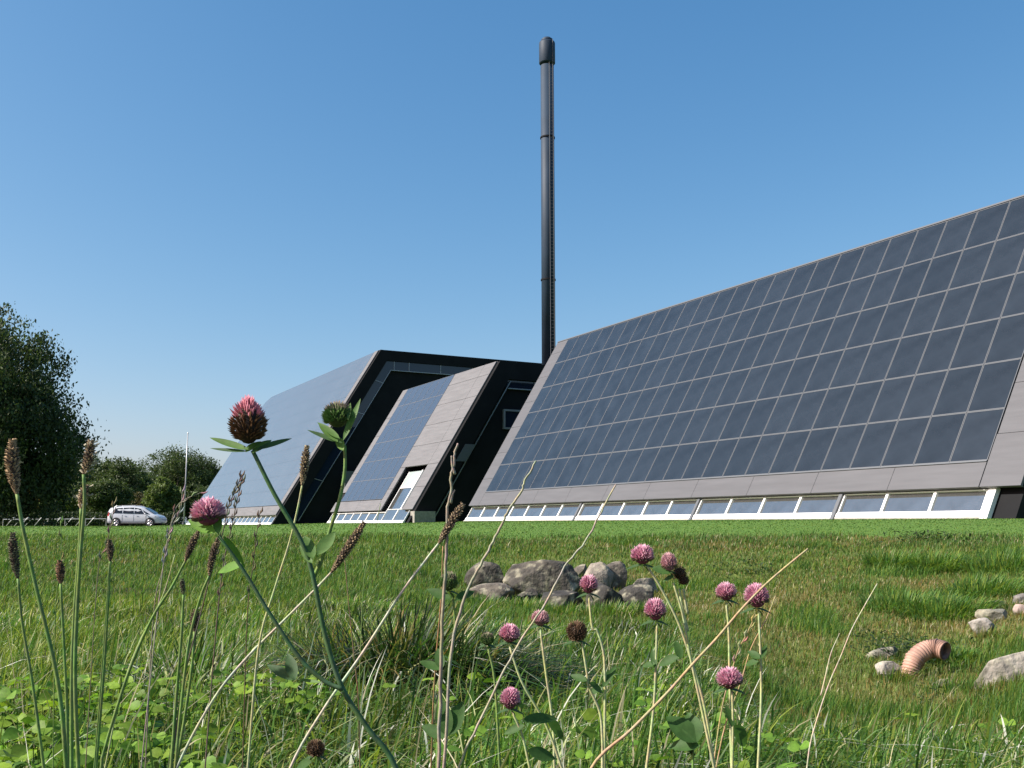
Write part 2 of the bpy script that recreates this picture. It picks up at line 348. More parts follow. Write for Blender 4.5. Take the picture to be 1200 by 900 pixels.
# end wall of C, facing the camera: fascia frame round a recessed wall
def end_wall(root, ue, zt, wi, ztop_band, vback, glass_bands, zb=-.3):
    """fascia: outer parallelogram strip of width wi along the slope and along the top"""
    d = .45; f = MB()
    prism(f, [(vf(zb, .13), zb), (vf(zt - .03, .13), zt - .03), (vf(zt - .03, wi), zt - .03), (vf(zb, wi), zb)], ue, ue + d)
    prism(f, [(vf(zt - .03, wi) + .002, zt - .03), (vback, zt - .03), (vback, ztop_band), (vf(ztop_band, wi) + .002, ztop_band)], ue, ue + d)
    o = f.build('end_fascia', m_dark, root); recalc(o); return o
u_ = 48.4
end_wall(C, u_, ztC, 1.55, 11.5, 26, None)
ln = MB(); prism(ln, [(vf(.2, 1.78), .2), (vf(11.4, 1.78), 11.4), (vf(11.4, 1.85), 11.4), (vf(.2, 1.85), .2)], u_ + .16, u_ + .3); recalc(ln.build('slanted_trim', m_line, C))
wn = MB(); prism(wn, [(vf(10.75, 1.95), 10.75), (vf(10.83, 1.95), 10.83), (16, 10.83), (16, 10.75)], u_ + .2, u_ + .45)
for v in (9.9, 12.5): prism(wn, [(v, 10.84), (v, 11.46), (v + .07, 11.46), (v + .07, 10.84)], u_ + .2, u_ + .44)
wno = wn.build('high_window', m_line, C); recalc(wno)
g = MB(); wbox(g, u_ + .3, u_ + .4, vf(11, 1.65) , 15.9, 10.84, 11.48); recalc(g.build('pane', m_glassd, wno))
wn = MB()
for (v0, v1, z0, z1) in ((7.1, 7.25, 7.5, 9.1), (8.9, 9.05, 7.5, 9.1), (7.25, 8.9, 7.5, 7.65), (7.25, 8.9, 8.95, 9.1)): wbox(wn, u_ + .25, u_ + .5, v0, v1, z0, z1)
wno = wn.build('square_window', m_line, C); recalc(wno)
g = MB(); wbox(g, u_ + .36, u_ + .42, 7.25, 8.9, 7.65, 8.95); recalc(g.build('pane', m_glassd, wno))
g = MB(); prism(g, [(vf(4.8, 1.0), 4.8), (vf(6.15, 1.0), 6.15), (vf(6.15, 1.74), 6.15), (vf(4.8, 1.74), 4.8)], u_ - .06, u_ - .01)
recalc(g.build('pale_reflection_panel', m_alu, C))  # pale sheet imitating the reflection in side glass

# --- building B (far, left, tallest) ------------------------------------------------------------
B = empty('tall_solar_building', wp(115, 6, 0)); tag(B, 'tallest and farthest sloping building, smooth front painted pale blue with sky reflection with a cut off upper corner', 'building')
ztB = 20.3; zeB = .99; uB0, uB1 = 88.2, 140.6
poly = [(uB0 + .2, zs(zeB)), (uB1, zs(zeB)), (uB1, 18.9), (139.7, 20.4), (137.5, 21.25), (uB0 + .2, 21.25)]
def fpoly(mb, poly, t0, t1, mi=0):
    n = len(poly); P = [fp(u, s, t0) for u, s in poly] + [fp(u, s, t1) for u, s in poly]
    mb.add(P, [list(range(n)), list(range(n, 2 * n))[::-1]] + [[(i + 1) % n, i, i + n, (i + 1) % n + n] for i in range(n)], mi)
shell(B, uB0 + .05, 136.5, ztB, zeB, 0, 34)
mb = MB(); fpoly(mb, [(136.5, zs(zeB)), (uB1 - .1, zs(zeB)), (uB1 - .1, 18.8), (139.7, 20.3), (136.5, 21.1)], -1.5, -.131)
recalc(mb.build('corner_wall', m_dark, B))
def clip_rect(u0, u1, s0, s1):
    p = [(u0, s0), (u1, s0), (u1, s1), (u0, s1)]
    if u1 > 139 and s1 > 18.9:      # follow the cut-off corner
        p = [(u0, s0), (u1, s0), (u1, max(s0, 18.9)), (139.7, min(20.4, s1)), (137.5 if s1 > 20.5 else 139.7, s1), (u0, s1)]
    return p
for j in range(10):
    s0 = .0 + 2.1 * j; s1 = min(s0 + 2.085, 21.2)
    if j == 9: s1 = 21.2
    mb = MB()
    if j < 8: fpoly(mb, [(89.6, s0), (uB1, s0), (uB1, s1), (89.6, s1)], -.09, 0)
    elif j == 8: fpoly(mb, [(89.6, s0), (uB1, s0), (uB1, s1), (89.6, s1)], -.09, 0)
    else: fpoly(mb, [(89.6, s0), (uB1, s0), (139.7, 20.4), (137.5, s1), (89.6, s1)], -.09, 0)
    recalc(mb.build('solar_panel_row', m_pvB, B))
cladding('side_cladding', m_clad2, B, [(uB0 + .1, 89.57, -.05 + 2.13 * j, 2.13 * (j + 1) - .05) for j in range(10)])
cladding('eave_cladding', m_clad2, B, [(uB0 + .1 + 5.25 * j, uB0 + .1 + 5.25 * (j + 1) - .01, zs(zeB), -.06) for j in range(10)])
windows(B, 88.8, 140.4, 24, -.10, .92)
mb = MB(); prism(mb, [(vf(ztB, .2), ztB - .01), (vf(ztB, .2), ztB + .08), (34.1, ztB + .08), (34.1, ztB - .01)], uB0, 136.6); recalc(mb.build('roof', m_roof, B))
end_wall(B, uB0 - .4, ztB, 1.45, 19.05, 34, None)
u_ = uB0 - .4
fr = MB(); a, b = 1.5, 2.42
prism(fr, [(vf(.3, b), .3), (vf(18, b), 18), (vf(18, b + .07), 18), (vf(.3, b + .07), .3)], u_ + .1, u_ + .35)
prism(fr, [(vf(18, b + .08), 17.93), (vf(18, b + .08), 18.0), (33.8, 18.0), (33.8, 17.93)], u_ + .1, u_ + .35)
for v in (12.75, 14.65, 18.75, 23.0, 27.5): wbox(fr, u_ + .12, u_ + .35, v, v + .07, 18.001, 19.04)
for z in (5, 9, 12.8, 16.6): prism(fr, [(vf(z, a) + .02, z), (vf(z, a) + .02, z + .07), (vf(z, b) - .02, z - .2), (vf(z, b) - .02, z - .27)], u_ + .12, u_ + .35)
fro = fr.build('corner_window_band', m_line, B); recalc(fro)
g = MB(); prism(g, [(vf(.3, a), .3), (vf(18, a), 18), (vf(18, b), 18), (vf(.3, b), .3)], u_ + .2, u_ + .3); recalc(g.build('pane', m_glassd, fro))
g = MB(); prism(g, [(vf(18, a), 18.001), (vf(19.04, a), 19.04), (33.8, 19.04), (33.8, 18.001)], u_ + .2, u_ + .3); recalc(g.build('pane', m_glassd, fro))
g = MB(); wbox(g, 86.5, 87.7, 6.6, 8.6, -.3, 5.9); recalc(g.build('service_box', m_alu, B))

# --- chimney ------------------------------------------------------------
ch = empty('chimney', (3.1, 83.5, 12.97)); tag(ch, 'very tall slim dark chimney with a wider cap, rising behind the buildings', 'chimney')
m_chim = mat('chimney_steel', (.019, .036, .060), .62, metal=.0, noise=(.35, .3, 8), spec=.3)
cx, cy = 3.1, 83.5
mb = MB(); mb.tube([(cx, cy, 12.9), (cx, cy, 40.0)], .585, 48); recalc(mb.build('flue', m_chim, ch, smooth=False)); fl = mb
mb = MB(); mb.tube([(cx, cy, 40.2), (cx, cy, 40.25), (cx, cy, 42.1), (cx, cy, 42.2)], [.67, .71, .71, .67], 48); recalc(mb.build('cap', m_chim, ch))
mb = MB(); mb.tube([(cx, cy, 42.2), (cx, cy, 42.45), (cx, cy, 42.6)], [.52, .52, .35], 32); recalc(mb.build('flue_tip', m_chim, ch))
for z in (20.6, 33.3): mb = MB(); mb.tube([(cx, cy, z), (cx, cy, z + .12)], .645, 40); recalc(mb.build('flange', m_dark, ch))
mb = MB()     # ladder on the camera side, right of centre
lx, ly = cx + .32, cy - .62
for dx in (-.16, .16): mb.tube([(lx + dx, ly + (.03 if dx > 0 else 0), 13.2), (lx + dx, ly + (.03 if dx > 0 else 0), 42.2)], .022, 6)
for k in range(95): mb.tube([(lx - .16, ly, 13.4 + k * .3), (lx + .16, ly + .03, 13.4 + k * .3)], .014, 5)
mb.build('ladder', m_alu, ch)
for o in ch.children:
    if o.name.startswith(('flue', 'cap')):
        for p in o.data.polygons: p.use_smooth = abs(p.normal.z) < .5

# ---------------------------------------------------------------- vegetation helpers
m_leaf = mat('tree_leaves', (.05, .07, .02), .6, vcol=True, transl=.3, spec=.3)
m_bark = mat('bark', (.07, .055, .04), .9, noise=(4, .3), bump=(12, .5))
def leaf_quads(P, size, rng, droop=0, asp=.5):
    """a folded pointed leaf at each point"""
    n = len(P); d = rng.normal(size=(n, 3)); d[:, 2] -= droop; d /= np.linalg.norm(d, axis=1)[:, None]
    a = np.cross(d, rng.normal(size=(n, 3))); a /= np.linalg.norm(a, axis=1)[:, None]
    s = (size * (.6 + .8 * rng.random(n)))[:, None]
    V = np.stack([P - d * s * .5, P + a * s * asp * .5, P + d * s * .5, P - a * s * asp * .5], 1)
    return V.reshape(-1, 3), np.arange(4 * n).reshape(n, 4)
def tree(name, label, cat, base, lobes, size, clumps, per, c0, c1, trunk_r, group=None, droop=.3, seed=1, clr=.9, trunk=True):
    rng = np.random.default_rng(seed); base = Vector(base)
    root = empty(name, base); tag(root, label, cat, group)
    Ps = []; Cs = []; tot = sum(l[3] * l[4] * l[5] for l in lobes)
    for (lx, ly, lz, rx, ry, rz) in lobes:
        n = max(8, int(clumps * (rx * ry * rz / tot) ** .8 if len(lobes) > 1 else clumps))
        d = rng.normal(size=(n, 3)); d /= np.linalg.norm(d, axis=1)[:, None]
        rr = rng.random(n) ** .38; cc = d * rr[:, None] * np.array([rx, ry, rz]) + np.array([lx, ly, lz])
        cc = cc[cc[:, 2] > .3]
        for k in range(len(cc)):
            cr = clr * (.5 + rng.random()); m = int(per * (.5 + rng.random()))
            q = np.clip(rng.normal(size=(m, 3)), -1.9, 1.9) * cr * np.array([.5, .5, .38])
            q[:, 2] -= droop * np.abs(rng.normal(size=m)).clip(0, 2) * cr
            Ps.append(cc[k] + q); tcol = rng.random() * .8
            Cs.append(np.clip(tcol + rng.random(m) * .35, 0, 1))
    P = np.concatenate(Ps); t = np.concatenate(Cs)
    V, Fl = leaf_quads(P + np.array(base), size, rng, droop)
    cA = np.array(c0)[None] * (1 - t[:, None]) + np.array(c1)[None] * t[:, None]
    mk('crown', V, Fl, m_leaf, root, colr=np.repeat(cA, 4, 0))
    if trunk:
        mb = MB(); top = np.mean([l[2] for l in lobes]); cxx = np.mean([l[0] for l in lobes]); cyy = np.mean([l[1] for l in lobes])
        b = base
        mb.tube([b + Vector((0, 0, -.3)), b + Vector((cxx * .1, cyy * .1, top * .35)), b + Vector((cxx * .5, cyy * .5, top * .8)), b + Vector((cxx, cyy, top * 1.15))], [trunk_r * 1.3, trunk_r, trunk_r * .7, trunk_r * .25], 10)
        for (lx, ly, lz, rx, ry, rz) in lobes:
            for q in range(3):
                e = Vector((lx + rng.normal() * rx * .35, ly + rng.normal() * ry * .35, lz + rng.random() * rz * .5))
                s = Vector((cxx * .3, cyy * .3, top * (.4 + .2 * rng.random())))
                m_ = (s + e) / 2 + Vector((0, 0, -.2))
                mb.tube([b + s, b + m_, b + e], [trunk_r * .45, trunk_r * .3, trunk_r * .08], 7)
        mb.build('trunk', m_bark, root, smooth=True)
    return root
GD = (.028, .045, .018); GL = (.075, .11, .035)
tree('broadleaf_tree', 'huge dark drooping tree filling the left edge', 'tree', (-31.5, 55, -.1),
     [(0, 0, 7.3, 6.4, 6, 5.6), (4.6, -.5, 4.9, 3.7, 4, 3.4), (3.2, 0, 8.8, 3.4, 4, 2.7), (-4, 0, 8, 5.5, 5, 5), (0, 0, 3.5, 6, 5, 2.8), (6.5, 0, 5.9, 1.9, 2.0, 1.8), (5.6, 0, 3.4, 2.0, 2.2, 2.0)], .20, 1050, 115, (.02, .035, .014), (.07, .10, .032), .55, droop=1.5, seed=3, clr=.62)
def bt(px, D, top, wid, seed, label, c0=GD, c1=GL, base_y=None, cat='tree', name='background_tree', group='trees behind the car park', size=None, low=.12):
    """tree whose crown centre stands at photo column px, D metres away, crown top at photo row top, crown width wid (px)"""
    X = (px - 600) / F_PX * D; zt = (614 - top) / F_PX * D; w = wid / F_PX * D / 2; zb = float(hgt(X, D))
    H = zt - zb; rng = random.Random(seed)
    lobes = [(0, 0, H * .55, w * .8, w * .7, H * .44)]
    for k in range(5):
        a = rng.uniform(0, 6.28); lobes.append((math.cos(a) * w * .55, math.sin(a) * w * .5, H * rng.uniform(.35, .72), w * rng.uniform(.35, .5), w * .4, H * rng.uniform(.16, .27)))
    return tree(name, label, cat, (X, D, zb), lobes, size or D * .0021, 300, 95, c0, c1, w * .09, group, droop=.15, seed=seed, clr=w * .17)
bt(52, 150, 538, 110, 11, 'far tree with bluish haze painted into its leaves, just right of the huge tree', (.02, .035, .03), (.05, .075, .055))  # leaf colours shifted to blue to imitate distance haze
bt(100, 145, 531, 80, 12, 'dark round tree behind the tall plantain head, left of the paired crown')
bt(138, 140, 533, 66, 13, 'dark tree with ragged open crown above the white car')
bt(206, 250, 524, 116, 14, 'big round dark tree behind the white flagpole')
bt(168, 235, 552, 70, 15, 'low gap filling tree between the ragged tree and the round one')
bt(250, 255, 545, 76, 16, 'dark tree half hidden by the edge of the pale building')
bt(82, 190, 540, 70, 17, 'middle crown of the far tree line, between the bluish tree and the round one')
bt(160, 215, 548, 56, 18, 'low distant crown peeping between the ragged tree and the biggest round tree')
SH = 'shrubs in front of the trees'
BG0, BG1 = (.05, .08, .025), (.14, .19, .05)
bt(-22, 98, 566, 60, 20, 'dark bush cut by the left edge under the huge tree', cat='shrub', name='shrub', group=SH)
bt(16, 100, 578, 62, 21, 'olive bush with thin leaves at the far left behind the slanted bars', (.05, .055, .02), (.10, .11, .035), cat='shrub', name='shrub', group=SH)
bt(48, 112, 566, 40, 22, 'bush with yellow autumn leaves on top', (.12, .10, .02), (.30, .20, .03), cat='shrub', name='shrub', group=SH)
bt(80, 102, 568, 52, 23, 'fresh green bush left of the white car behind the bars', BG0, BG1, cat='shrub', name='shrub', group=SH)
bt(126, 100, 560, 66, 24, 'bushy green tree right behind the rear of the white car', BG0, (.07, .10, .03), cat='shrub', name='shrub', group=SH)
bt(163, 108, 578, 34, 25, 'thin brownish bush over the bonnet of the white car', (.07, .06, .03), (.12, .11, .05), cat='shrub', name='shrub', group=SH)
bt(192, 100, 560, 46, 26, 'green bush left of the flagpole', BG0, BG1, cat='shrub', name='shrub', group=SH)
bt(232, 240, 566, 50, 27, 'dark green bush right of the flagpole at the foot of the pale building', cat='shrub', name='shrub', group=SH)
# hedge behind the racks
def hedge(name, label, x0, x1, y, depth, h, n, size, seed, c0=GD, c1=(.03, .05, .018)):
    rng = np.random.default_rng(seed); P = rng.random((n, 3)) * np.array([x1 - x0, depth, h]) + np.array([x0, y, 0])
    P[:, 2] *= .9 + .2 * vn(P[:, 0] * 2, P[:, 1]); P[:, 2] += hgt(P[:, 0], P[:, 1])
    V, Fl = leaf_quads(P, size, rng, .1); t = rng.random((n, 1)); cA = np.array(c0) * (1 - t) + np.array(c1) * t
    rt = empty(name, ((x0 + x1) / 2, y + depth / 2, float(hgt((x0 + x1) / 2, y)))); tag(rt, label, 'hedge')
    mk('foliage', V, Fl, m_leaf, rt, colr=np.repeat(cA, 4, 0))
    mb = MB()
    for k in range(14):
        xx = x0 + (k + .5) / 14 * (x1 - x0); zz = float(hgt(xx, y + depth / 2)); mb.tube([(xx, y + depth / 2, zz - .1), (xx + .1, y + depth / 2, zz + h * .8)], [.04, .02], 6)
    mb.build('stem', m_bark, rt)
hedge('hedge', 'low dark hedge behind the slanted bars and the white car', -64, -30.5, 92, 2.2, 1.3, 22000, .24, 5)
hedge('hedge', 'dark green hedge beyond the right end of the near building', 15.6, 24, 37.5, 3.5, 2.4, 26000, .11, 6)
hedge('hedge', 'tall far hedge closing the view behind the shrubs', -150, -76, 225, 3, 5.4, 30000, .45, 8)

# ---------------------------------------------------------------- car, flagpole, slanted rack
m_paint = mat('car_paint_white', (.48, .50, .53), .25, coat=.6, spec=.5)
m_cgl = mat('car_glass', (.012, .014, .018), .05)
m_tyre = mat('tyre_rubber', (.02, .02, .02), .8)
m_rim = mat('alloy_rim', (.45, .45, .47), .3, metal=.8)
m_red = mat('red_lamp', (.35, .02, .02), .2); m_lamp = mat('clear_lamp', (.6, .62, .65), .1); m_plastic = mat('black_plastic', (.02, .02, .02), .5)
CX, CY = (165 - 600) / F_PX * 84, 84.; CZ = float(hgt(CX, CY)) + .014
car = empty('parked_car', (CX, CY, CZ)); tag(car, 'white people carrier parked side on beyond the lawn', 'car')
def cp(x, y, z): return (CX + x, CY + y, CZ + z)      # x forward (to the right), y away from camera
st = [  # x, half width, bottom, belt z, roof z, half roof width
 (-2.22, .70, .42, .80, .82, .66), (-2.18, .80, .30, .98, 1.30, .60), (-2.05, .86, .27, 1.02, 1.52, .62), (-1.8, .89, .27, 1.03, 1.60, .64), (-1.2, .90, .24, 1.02, 1.66, .66), (-.4, .91, .22, 1.0, 1.68, .67),
 (.3, .91, .22, .98, 1.65, .66), (.75, .905, .22, .97, 1.52, .64), (1.15, .90, .24, .96, 1.28, .62), (1.5, .89, .26, .94, 1.06, .62), (1.62, .885, .26, .92, .99, .66), (1.95, .84, .27, .84, .88, .62), (2.15, .76, .29, .70, .74, .55), (2.25, .64, .36, .54, .58, .5)]
ring = []
for (x, w, b, bl, rf, rw) in st:
    pts = [(w * .93, b), (w, b + (bl - b) * .3), (w, b + (bl - b) * .75), (w * .965, bl), ((w * .965 + rw) / 2 + .03, (bl + rf) / 2 + .02), (rw, rf - .05 * (rf - bl) - .01), (rw * .7, rf), (0, rf + .012)]
    full = [(-y, z) for y, z in pts] + [(y, z) for y, z in pts[-2::-1]]
    ring.append([cp(x, y, z) for y, z in full])
nr = len(ring[0]); mb = MB()
mb.add([p for r in ring for p in r], [[i * nr + k, i * nr + k + 1, (i + 1) * nr + k + 1, (i + 1) * nr + k] for i in range(len(ring) - 1) for k in range(nr - 1)] + [[(i) * nr, (i + 1) * nr, (i + 2) * nr - 1, (i + 1) * nr - 1] for i in range(len(ring) - 1)] + [list(range(nr)), list(range((len(ring) - 1) * nr, len(ring) * nr))[::-1]])
body = mb.build('body', m_paint, car, smooth=True); recalc(body)
def side_y(x, z):       # near side surface y at x, z in the greenhouse
    i = max(0, min(len(st) - 2, next((k for k in range(len(st) - 1) if st[k + 1][0] >= x), len(st) - 2)))
    f = (x - st[i][0]) / (st[i + 1][0] - st[i][0]); L = [st[i][k] * (1 - f) + st[i + 1][k] * f for k in range(6)]
    _, w, b, bl, rf, rw = L
    if z <= bl: return w
    m = ((w * .965 + rw) / 2 + .03, (bl + rf) / 2 + .02)
    if z < m[1]: q = (z - bl) / (m[1] - bl); return (w * .965) * (1 - q) + m[0] * q
    q = min(1, (z - m[1]) / (rf - .06 - m[1] + .001)); return m[0] * (1 - q) + rw * q
def sidepane(poly, name, m, off=.012):
    for sg in (-1, 1):
        mb = MB(); n = len(poly)
        # fine strip so that it follows the body
        P = []; cxp = sum(p[0] for p in poly) / n; czp = sum(p[1] for p in poly) / n
        P = [cp(x, sg * (side_y(x, z) + off), z) for x, z in poly] + [cp(x, sg * (side_y(x, z) - .03), z) for x, z in poly]
        mb.add(P, [list(range(n)), list(range(n, 2 * n))[::-1]] + [[(i + 1) % n, i, i + n, (i + 1) % n + n] for i in range(n)])
        recalc(mb.build(name, m, car))
sidepane([(-1.72, 1.1), (-.98, 1.08), (-.98, 1.52), (-1.45, 1.5), (-1.68, 1.38)], 'rear_quarter_window', m_cgl, .03)
sidepane([(-.9, 1.07), (-.02, 1.04), (-.06, 1.55), (-.9, 1.53)], 'side_window', m_cgl, .03)
sidepane([(.04, 1.04), (.86, 1.02), (.5, 1.44), (.02, 1.54)], 'side_window', m_cgl, .03)
sidepane([(.93, 1.02), (1.3, 1.01), (.66, 1.36)], 'front_quarter_window', m_cgl, .03)
mb = MB()
mb.add([cp(.75, -.58, 1.50), cp(.75, .58, 1.50), cp(1.5, .60, 1.07), cp(1.5, -.60, 1.07)], [[0, 1, 2, 3]]); mb.v = [(x, y, z + .035) for x, y, z in mb.v]
mb.build('windscreen', m_cgl, car)
mb = MB(); mb.add([cp(-2.205, -.55, 1.02), cp(-2.205, .55, 1.02), cp(-2.10, .5, 1.46), cp(-2.10, -.5, 1.46)], [[0, 1, 2, 3]]); mb.build('rear_window', m_cgl, car)
for x in (-1.42, 1.38):
    for sg in (-1, 1):
        mb = MB(); mb.tube([cp(x, sg * .915, .34), cp(x, sg * .89, .34)], .39, 28); mb.build('wheel_arch', m_plastic, car)
        y0 = sg * .925
        wh = MB(); wh.tube([cp(x, sg * .72, .315), cp(x, sg * .93, .315), cp(x, sg * .945, .315)], [.315, .315, .29], 28); w_o = wh.build('wheel', m_tyre, car)
        rm = MB(); rm.tube([cp(x, sg * .93, .315), cp(x, sg * .952, .315)], .06, 12)
        for k in range(7):
            an = k * 2 * math.pi / 7; rm.tube([cp(x + math.cos(an) * .04, sg * .95, .315 + math.sin(an) * .04), cp(x + math.cos(an) * .21, sg * .95, .315 + math.sin(an) * .21)], .02, 6)
        rm.tube([cp(x + math.cos(k * math.pi / 12) * .215, sg * .948, .315 + math.sin(k * math.pi / 12) * .215) for k in range(25)], .018, 6)
        rm.build('rim', m_rim, w_o)
for sg in (-1, 1):
    mb = MB(); P = [(-2.2, .86), (-2.08, .84), (-2.0, 1.12), (-2.1, 1.2)]
    mb.add([cp(x, sg * (.86 if x > -2.15 else .80), z) for x, z in P] + [cp(x - .03, sg * .68, z) for x, z in P], [[0, 1, 2, 3], [7, 6, 5, 4], [0, 1, 5, 4], [1, 2, 6, 5], [2, 3, 7, 6], [3, 0, 4, 7]]); recalc(mb.build('tail_light', m_red, car))
    mb = MB(); P = [(1.72, .74), (2.12, .60), (2.16, .68), (1.74, .87)]
    mb.add([cp(x, sg * (.885 - .26 * max(0, x - 1.7)), z) for x, z in P] + [cp(x + .05, sg * .6, z) for x, z in P], [[0, 1, 2, 3], [7, 6, 5, 4], [0, 1, 5, 4], [1, 2, 6, 5], [2, 3, 7, 6], [3, 0, 4, 7]]); recalc(mb.build('headlight', m_lamp, car))
    mb = MB(); mb.tube([cp(.98, sg * .90, 1.02), cp(.98, sg * 1.0, 1.05)], .03, 6); mb.tube([cp(.93, sg * 1.02, 1.0), cp(1.0, sg * 1.03, 1.02), cp(1.04, sg * 1.02, 1.08)], [.06, .1, .07], 8); mb.build('wing_mirror', m_paint, car)
    mb = MB(); mb.tube([cp(-1.7, sg * .62, 1.6), cp(-1.5, sg * .63, 1.70), cp(0, sg * .64, 1.73), (cp(.3, sg * .64, 1.66))], .018, 6); mb.build('roof_rail', m_line, car)
    for x in (-.94, .01, 1.0):
        mb = MB(); mb.tube([cp(x, sg * .915, .36), cp(x, sg * .918, .7), cp(x, sg * .895, .98)], .007, 5); mb.build('door_gap', m_plastic, car)
    for x in (-.8, .18):
        mb = MB(); mb.tube([cp(x, sg * .935, .90), cp(x + .16, sg * .935, .905)], .018, 6); mb.build('door_handle', m_paint, car)
    mb = MB(); mb.tube([cp(-1.0, sg * .9, .27), cp(1.0, sg * .9, .27)], .05, 6); mb.build('sill', m_plastic, car)

m_galv = mat('galvanised_steel', (.35, .36, .37), .4, metal=.3)
FX = (219 - 600) / F_PX * 92; FZ = float(hgt(FX, 92))
fl = empty('flagpole', (FX, 92, FZ)); tag(fl, 'slim white flagpole without a flag beside the pale building', 'flagpole')
mb = MB(); mb.tube([(FX, 92, FZ - .2), (FX, 92, FZ + 4), (FX, 92, 8.25)], [.065, .055, .045], 12); mb.build('pole', m_galv, fl, smooth=True)
mb = MB(); mb.tube([(FX, 92, 8.25), (FX, 92, 8.29), (FX, 92, 8.36)], [.07, .07, .03], 10); mb.build('finial', m_galv, fl)
mb = MB(); mb.tube([(FX, 92, FZ - .05), (FX, 92, FZ + .3)], .13, 12); mb.build('foot', m_alu, fl)

rk = empty('bicycle_rack', (-40, 84, -.2)); tag(rk, 'long low bicycle rack with a row of slanted grey bars, left of the car', 'bicycle rack')
pxs = [12.5, 22, 29, 34.5, 45, 56, 67, 81, 93, 106]
for i, px in enumerate(pxs):
    X = (px - 600) / F_PX * 74; z0 = float(hgt(X, 74)); r = .72
    mb = MB(); mb.tube([(X, 74, z0 - .02), (X + r * .42, 74, z0 + .36), (X + r * .72, 74, z0 + .62), (X + r * .80, 74.02, z0 + .66), (X + r * .86, 74.06, z0 + .6)], .032, 8); mb.build('slanted_bar', m_galv, rk, smooth=True)
Xa = (8 - 600) / F_PX * 74; Xb = (128 - 600) / F_PX * 74
mb = MB(); mb.tube([(Xa, 74.15, float(hgt(Xa, 74)) + .52), (Xb, 74.15, float(hgt(Xb, 74)) + .56)], .03, 8); mb.build('rail', m_line, rk)
mb = MB()
for q in np.linspace(0, 1, 6): X = Xa + (Xb - Xa) * q; mb.tube([(X, 74.15, float(hgt(X, 74)) - .05), (X, 74.15, float(hgt(X, 74)) + .54)], .03, 6)
mb.build('rail_posts', m_line, rk)

# ---------------------------------------------------------------- boulders and pipe
def ground_D(px, py, d0=1.0):
    D = d0
    while D < 60:
        p = at(px, py, D)
        if p.z < float(hgt(p.x, p.y, False)): return D
        D += .04
    return D
m_rock = mat('granite', (.2, .19, .17), .9, noise=(9, .6, 10), bump=(22, .6, .04), vcol=True)
def rock(px, py, wpx, hpx, D, seed, label, c=(.22, .205, .18), elong=1., tilt=0., depth=1., group='boulders piled in the hollow', sink=.18, flat=1.):
    """boulder whose visible box is centred at (px,py) and wpx x hpx large, standing D metres away"""
    D = ground_D(min(px, 1190), py + hpx * .42, 5.0 if group.startswith('stones') else 8.5); rng = random.Random(seed); w = wpx * 1.1 / F_PX * D / 2; h = hpx * 1.1 / F_PX * D / 2; ctr = at(px, py, D)
    bm = bmesh.new(); bmesh.ops.create_icosphere(bm, subdivisions=5, radius=1)
    planes = [(Vector((rng.gauss(0, 1), rng.gauss(0, 1), rng.gauss(0, .8))).normalized(), rng.uniform(.5, .86)) for _ in range(15)]
    sx = rng.uniform(0, 50)
    for v in bm.verts:
        p = v.co.copy()
        for n_, d_ in planes:
            k = p.dot(n_) - d_
            if k > 0: p -= n_ * k * .97
        q = float(fbm(p.x * 2.2 + sx, p.y * 2.2 + p.z * 3)) - .5; q2 = float(vn(p.x * 9 + sx, p.z * 9 + p.y * 7)) - .5
        p *= 1 + .10 * q + .03 * q2; v.co = p
    xs_ = [v.co.x for v in bm.verts]; zs_ = [v.co.z for v in bm.verts]
    ax = 2 / (max(xs_) - min(xs_)); az = 2 / (max(zs_) - min(zs_))
    rot = Matrix.Rotation(tilt, 3, 'Y')
    V = []; 
    for v in bm.verts:
        p = Vector((v.co.x * ax * w, v.co.y * max(w, h) * .85 * depth, (v.co.z - sink) * az * h * (1 + sink))); V.append(rot @ p + ctr)
    V_ = np.array(V); Fx = [[x.index for x in f.verts] for f in bm.faces]; bm.free()
    cc = np.array(c)[None] * (.5 + .55 * vn(V_[:, 0] * 9 + seed, V_[:, 2] * 9 + V_[:, 1] * 6))[:, None]
    li = sstep(.56, .7, fbm(V_[:, 0] * 14 + seed * 3, V_[:, 2] * 14 + V_[:, 1] * 10))[:, None]; cc = cc * (1 - li * .6) + np.array([.30, .28, .20]) * li * .6
    mo = (sstep(.45, .7, vn(V_[:, 0] * 20, V_[:, 1] * 20 + seed)) * (1 - sstep(-.2, .5, (V_[:, 2] - ctr.z) / h)))[:, None]; cc = cc * (1 - mo * .7) + np.array([.06, .065, .03]) * mo * .7
    o = mk('boulder', V_, Fx, m_rock, colr=cc, smooth=True); tag(o, label, 'boulder', group)
    return o
G1 = (.075, .067, .054); G2 = (.13, .112, .088); G3 = (.042, .039, .033)  # darkest tone paints front and underside shade into the stones
rock(573, 677, 47, 34, 12.0, 1, 'rounded grey boulder at the left end of the pile', G1)
rock(578, 696, 48, 20, 11.6, 2, 'low flat stone under the leftmost rounded boulder', G2)
rock(638, 680, 84, 46, 11.9, 3, 'biggest boulder of the pile, broad and smooth on top', G1, tilt=.06)
rock(618, 697, 22, 14, 11.3, 4, 'small stone wedged under the biggest boulder on its left', G1)
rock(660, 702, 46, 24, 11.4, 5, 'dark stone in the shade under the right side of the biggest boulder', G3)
rock(678, 672, 27, 22, 12.7, 6, 'small pale stone peeping out behind the biggest boulder', G2)
rock(700, 680, 30, 34, 12.5, 17, 'tan slab leaning behind the angular boulder', (.27, .235, .19), tilt=.3)
rock(716, 678, 38, 36, 12.1, 7, 'angular boulder with a pale sunny face, right of the middle', G2, tilt=.35)
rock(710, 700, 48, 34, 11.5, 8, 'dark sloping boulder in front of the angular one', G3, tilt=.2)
rock(753, 686, 32, 24, 12.1, 9, 'tan topped stone at the right end of the pile', (.27, .24, .2), tilt=-.1)
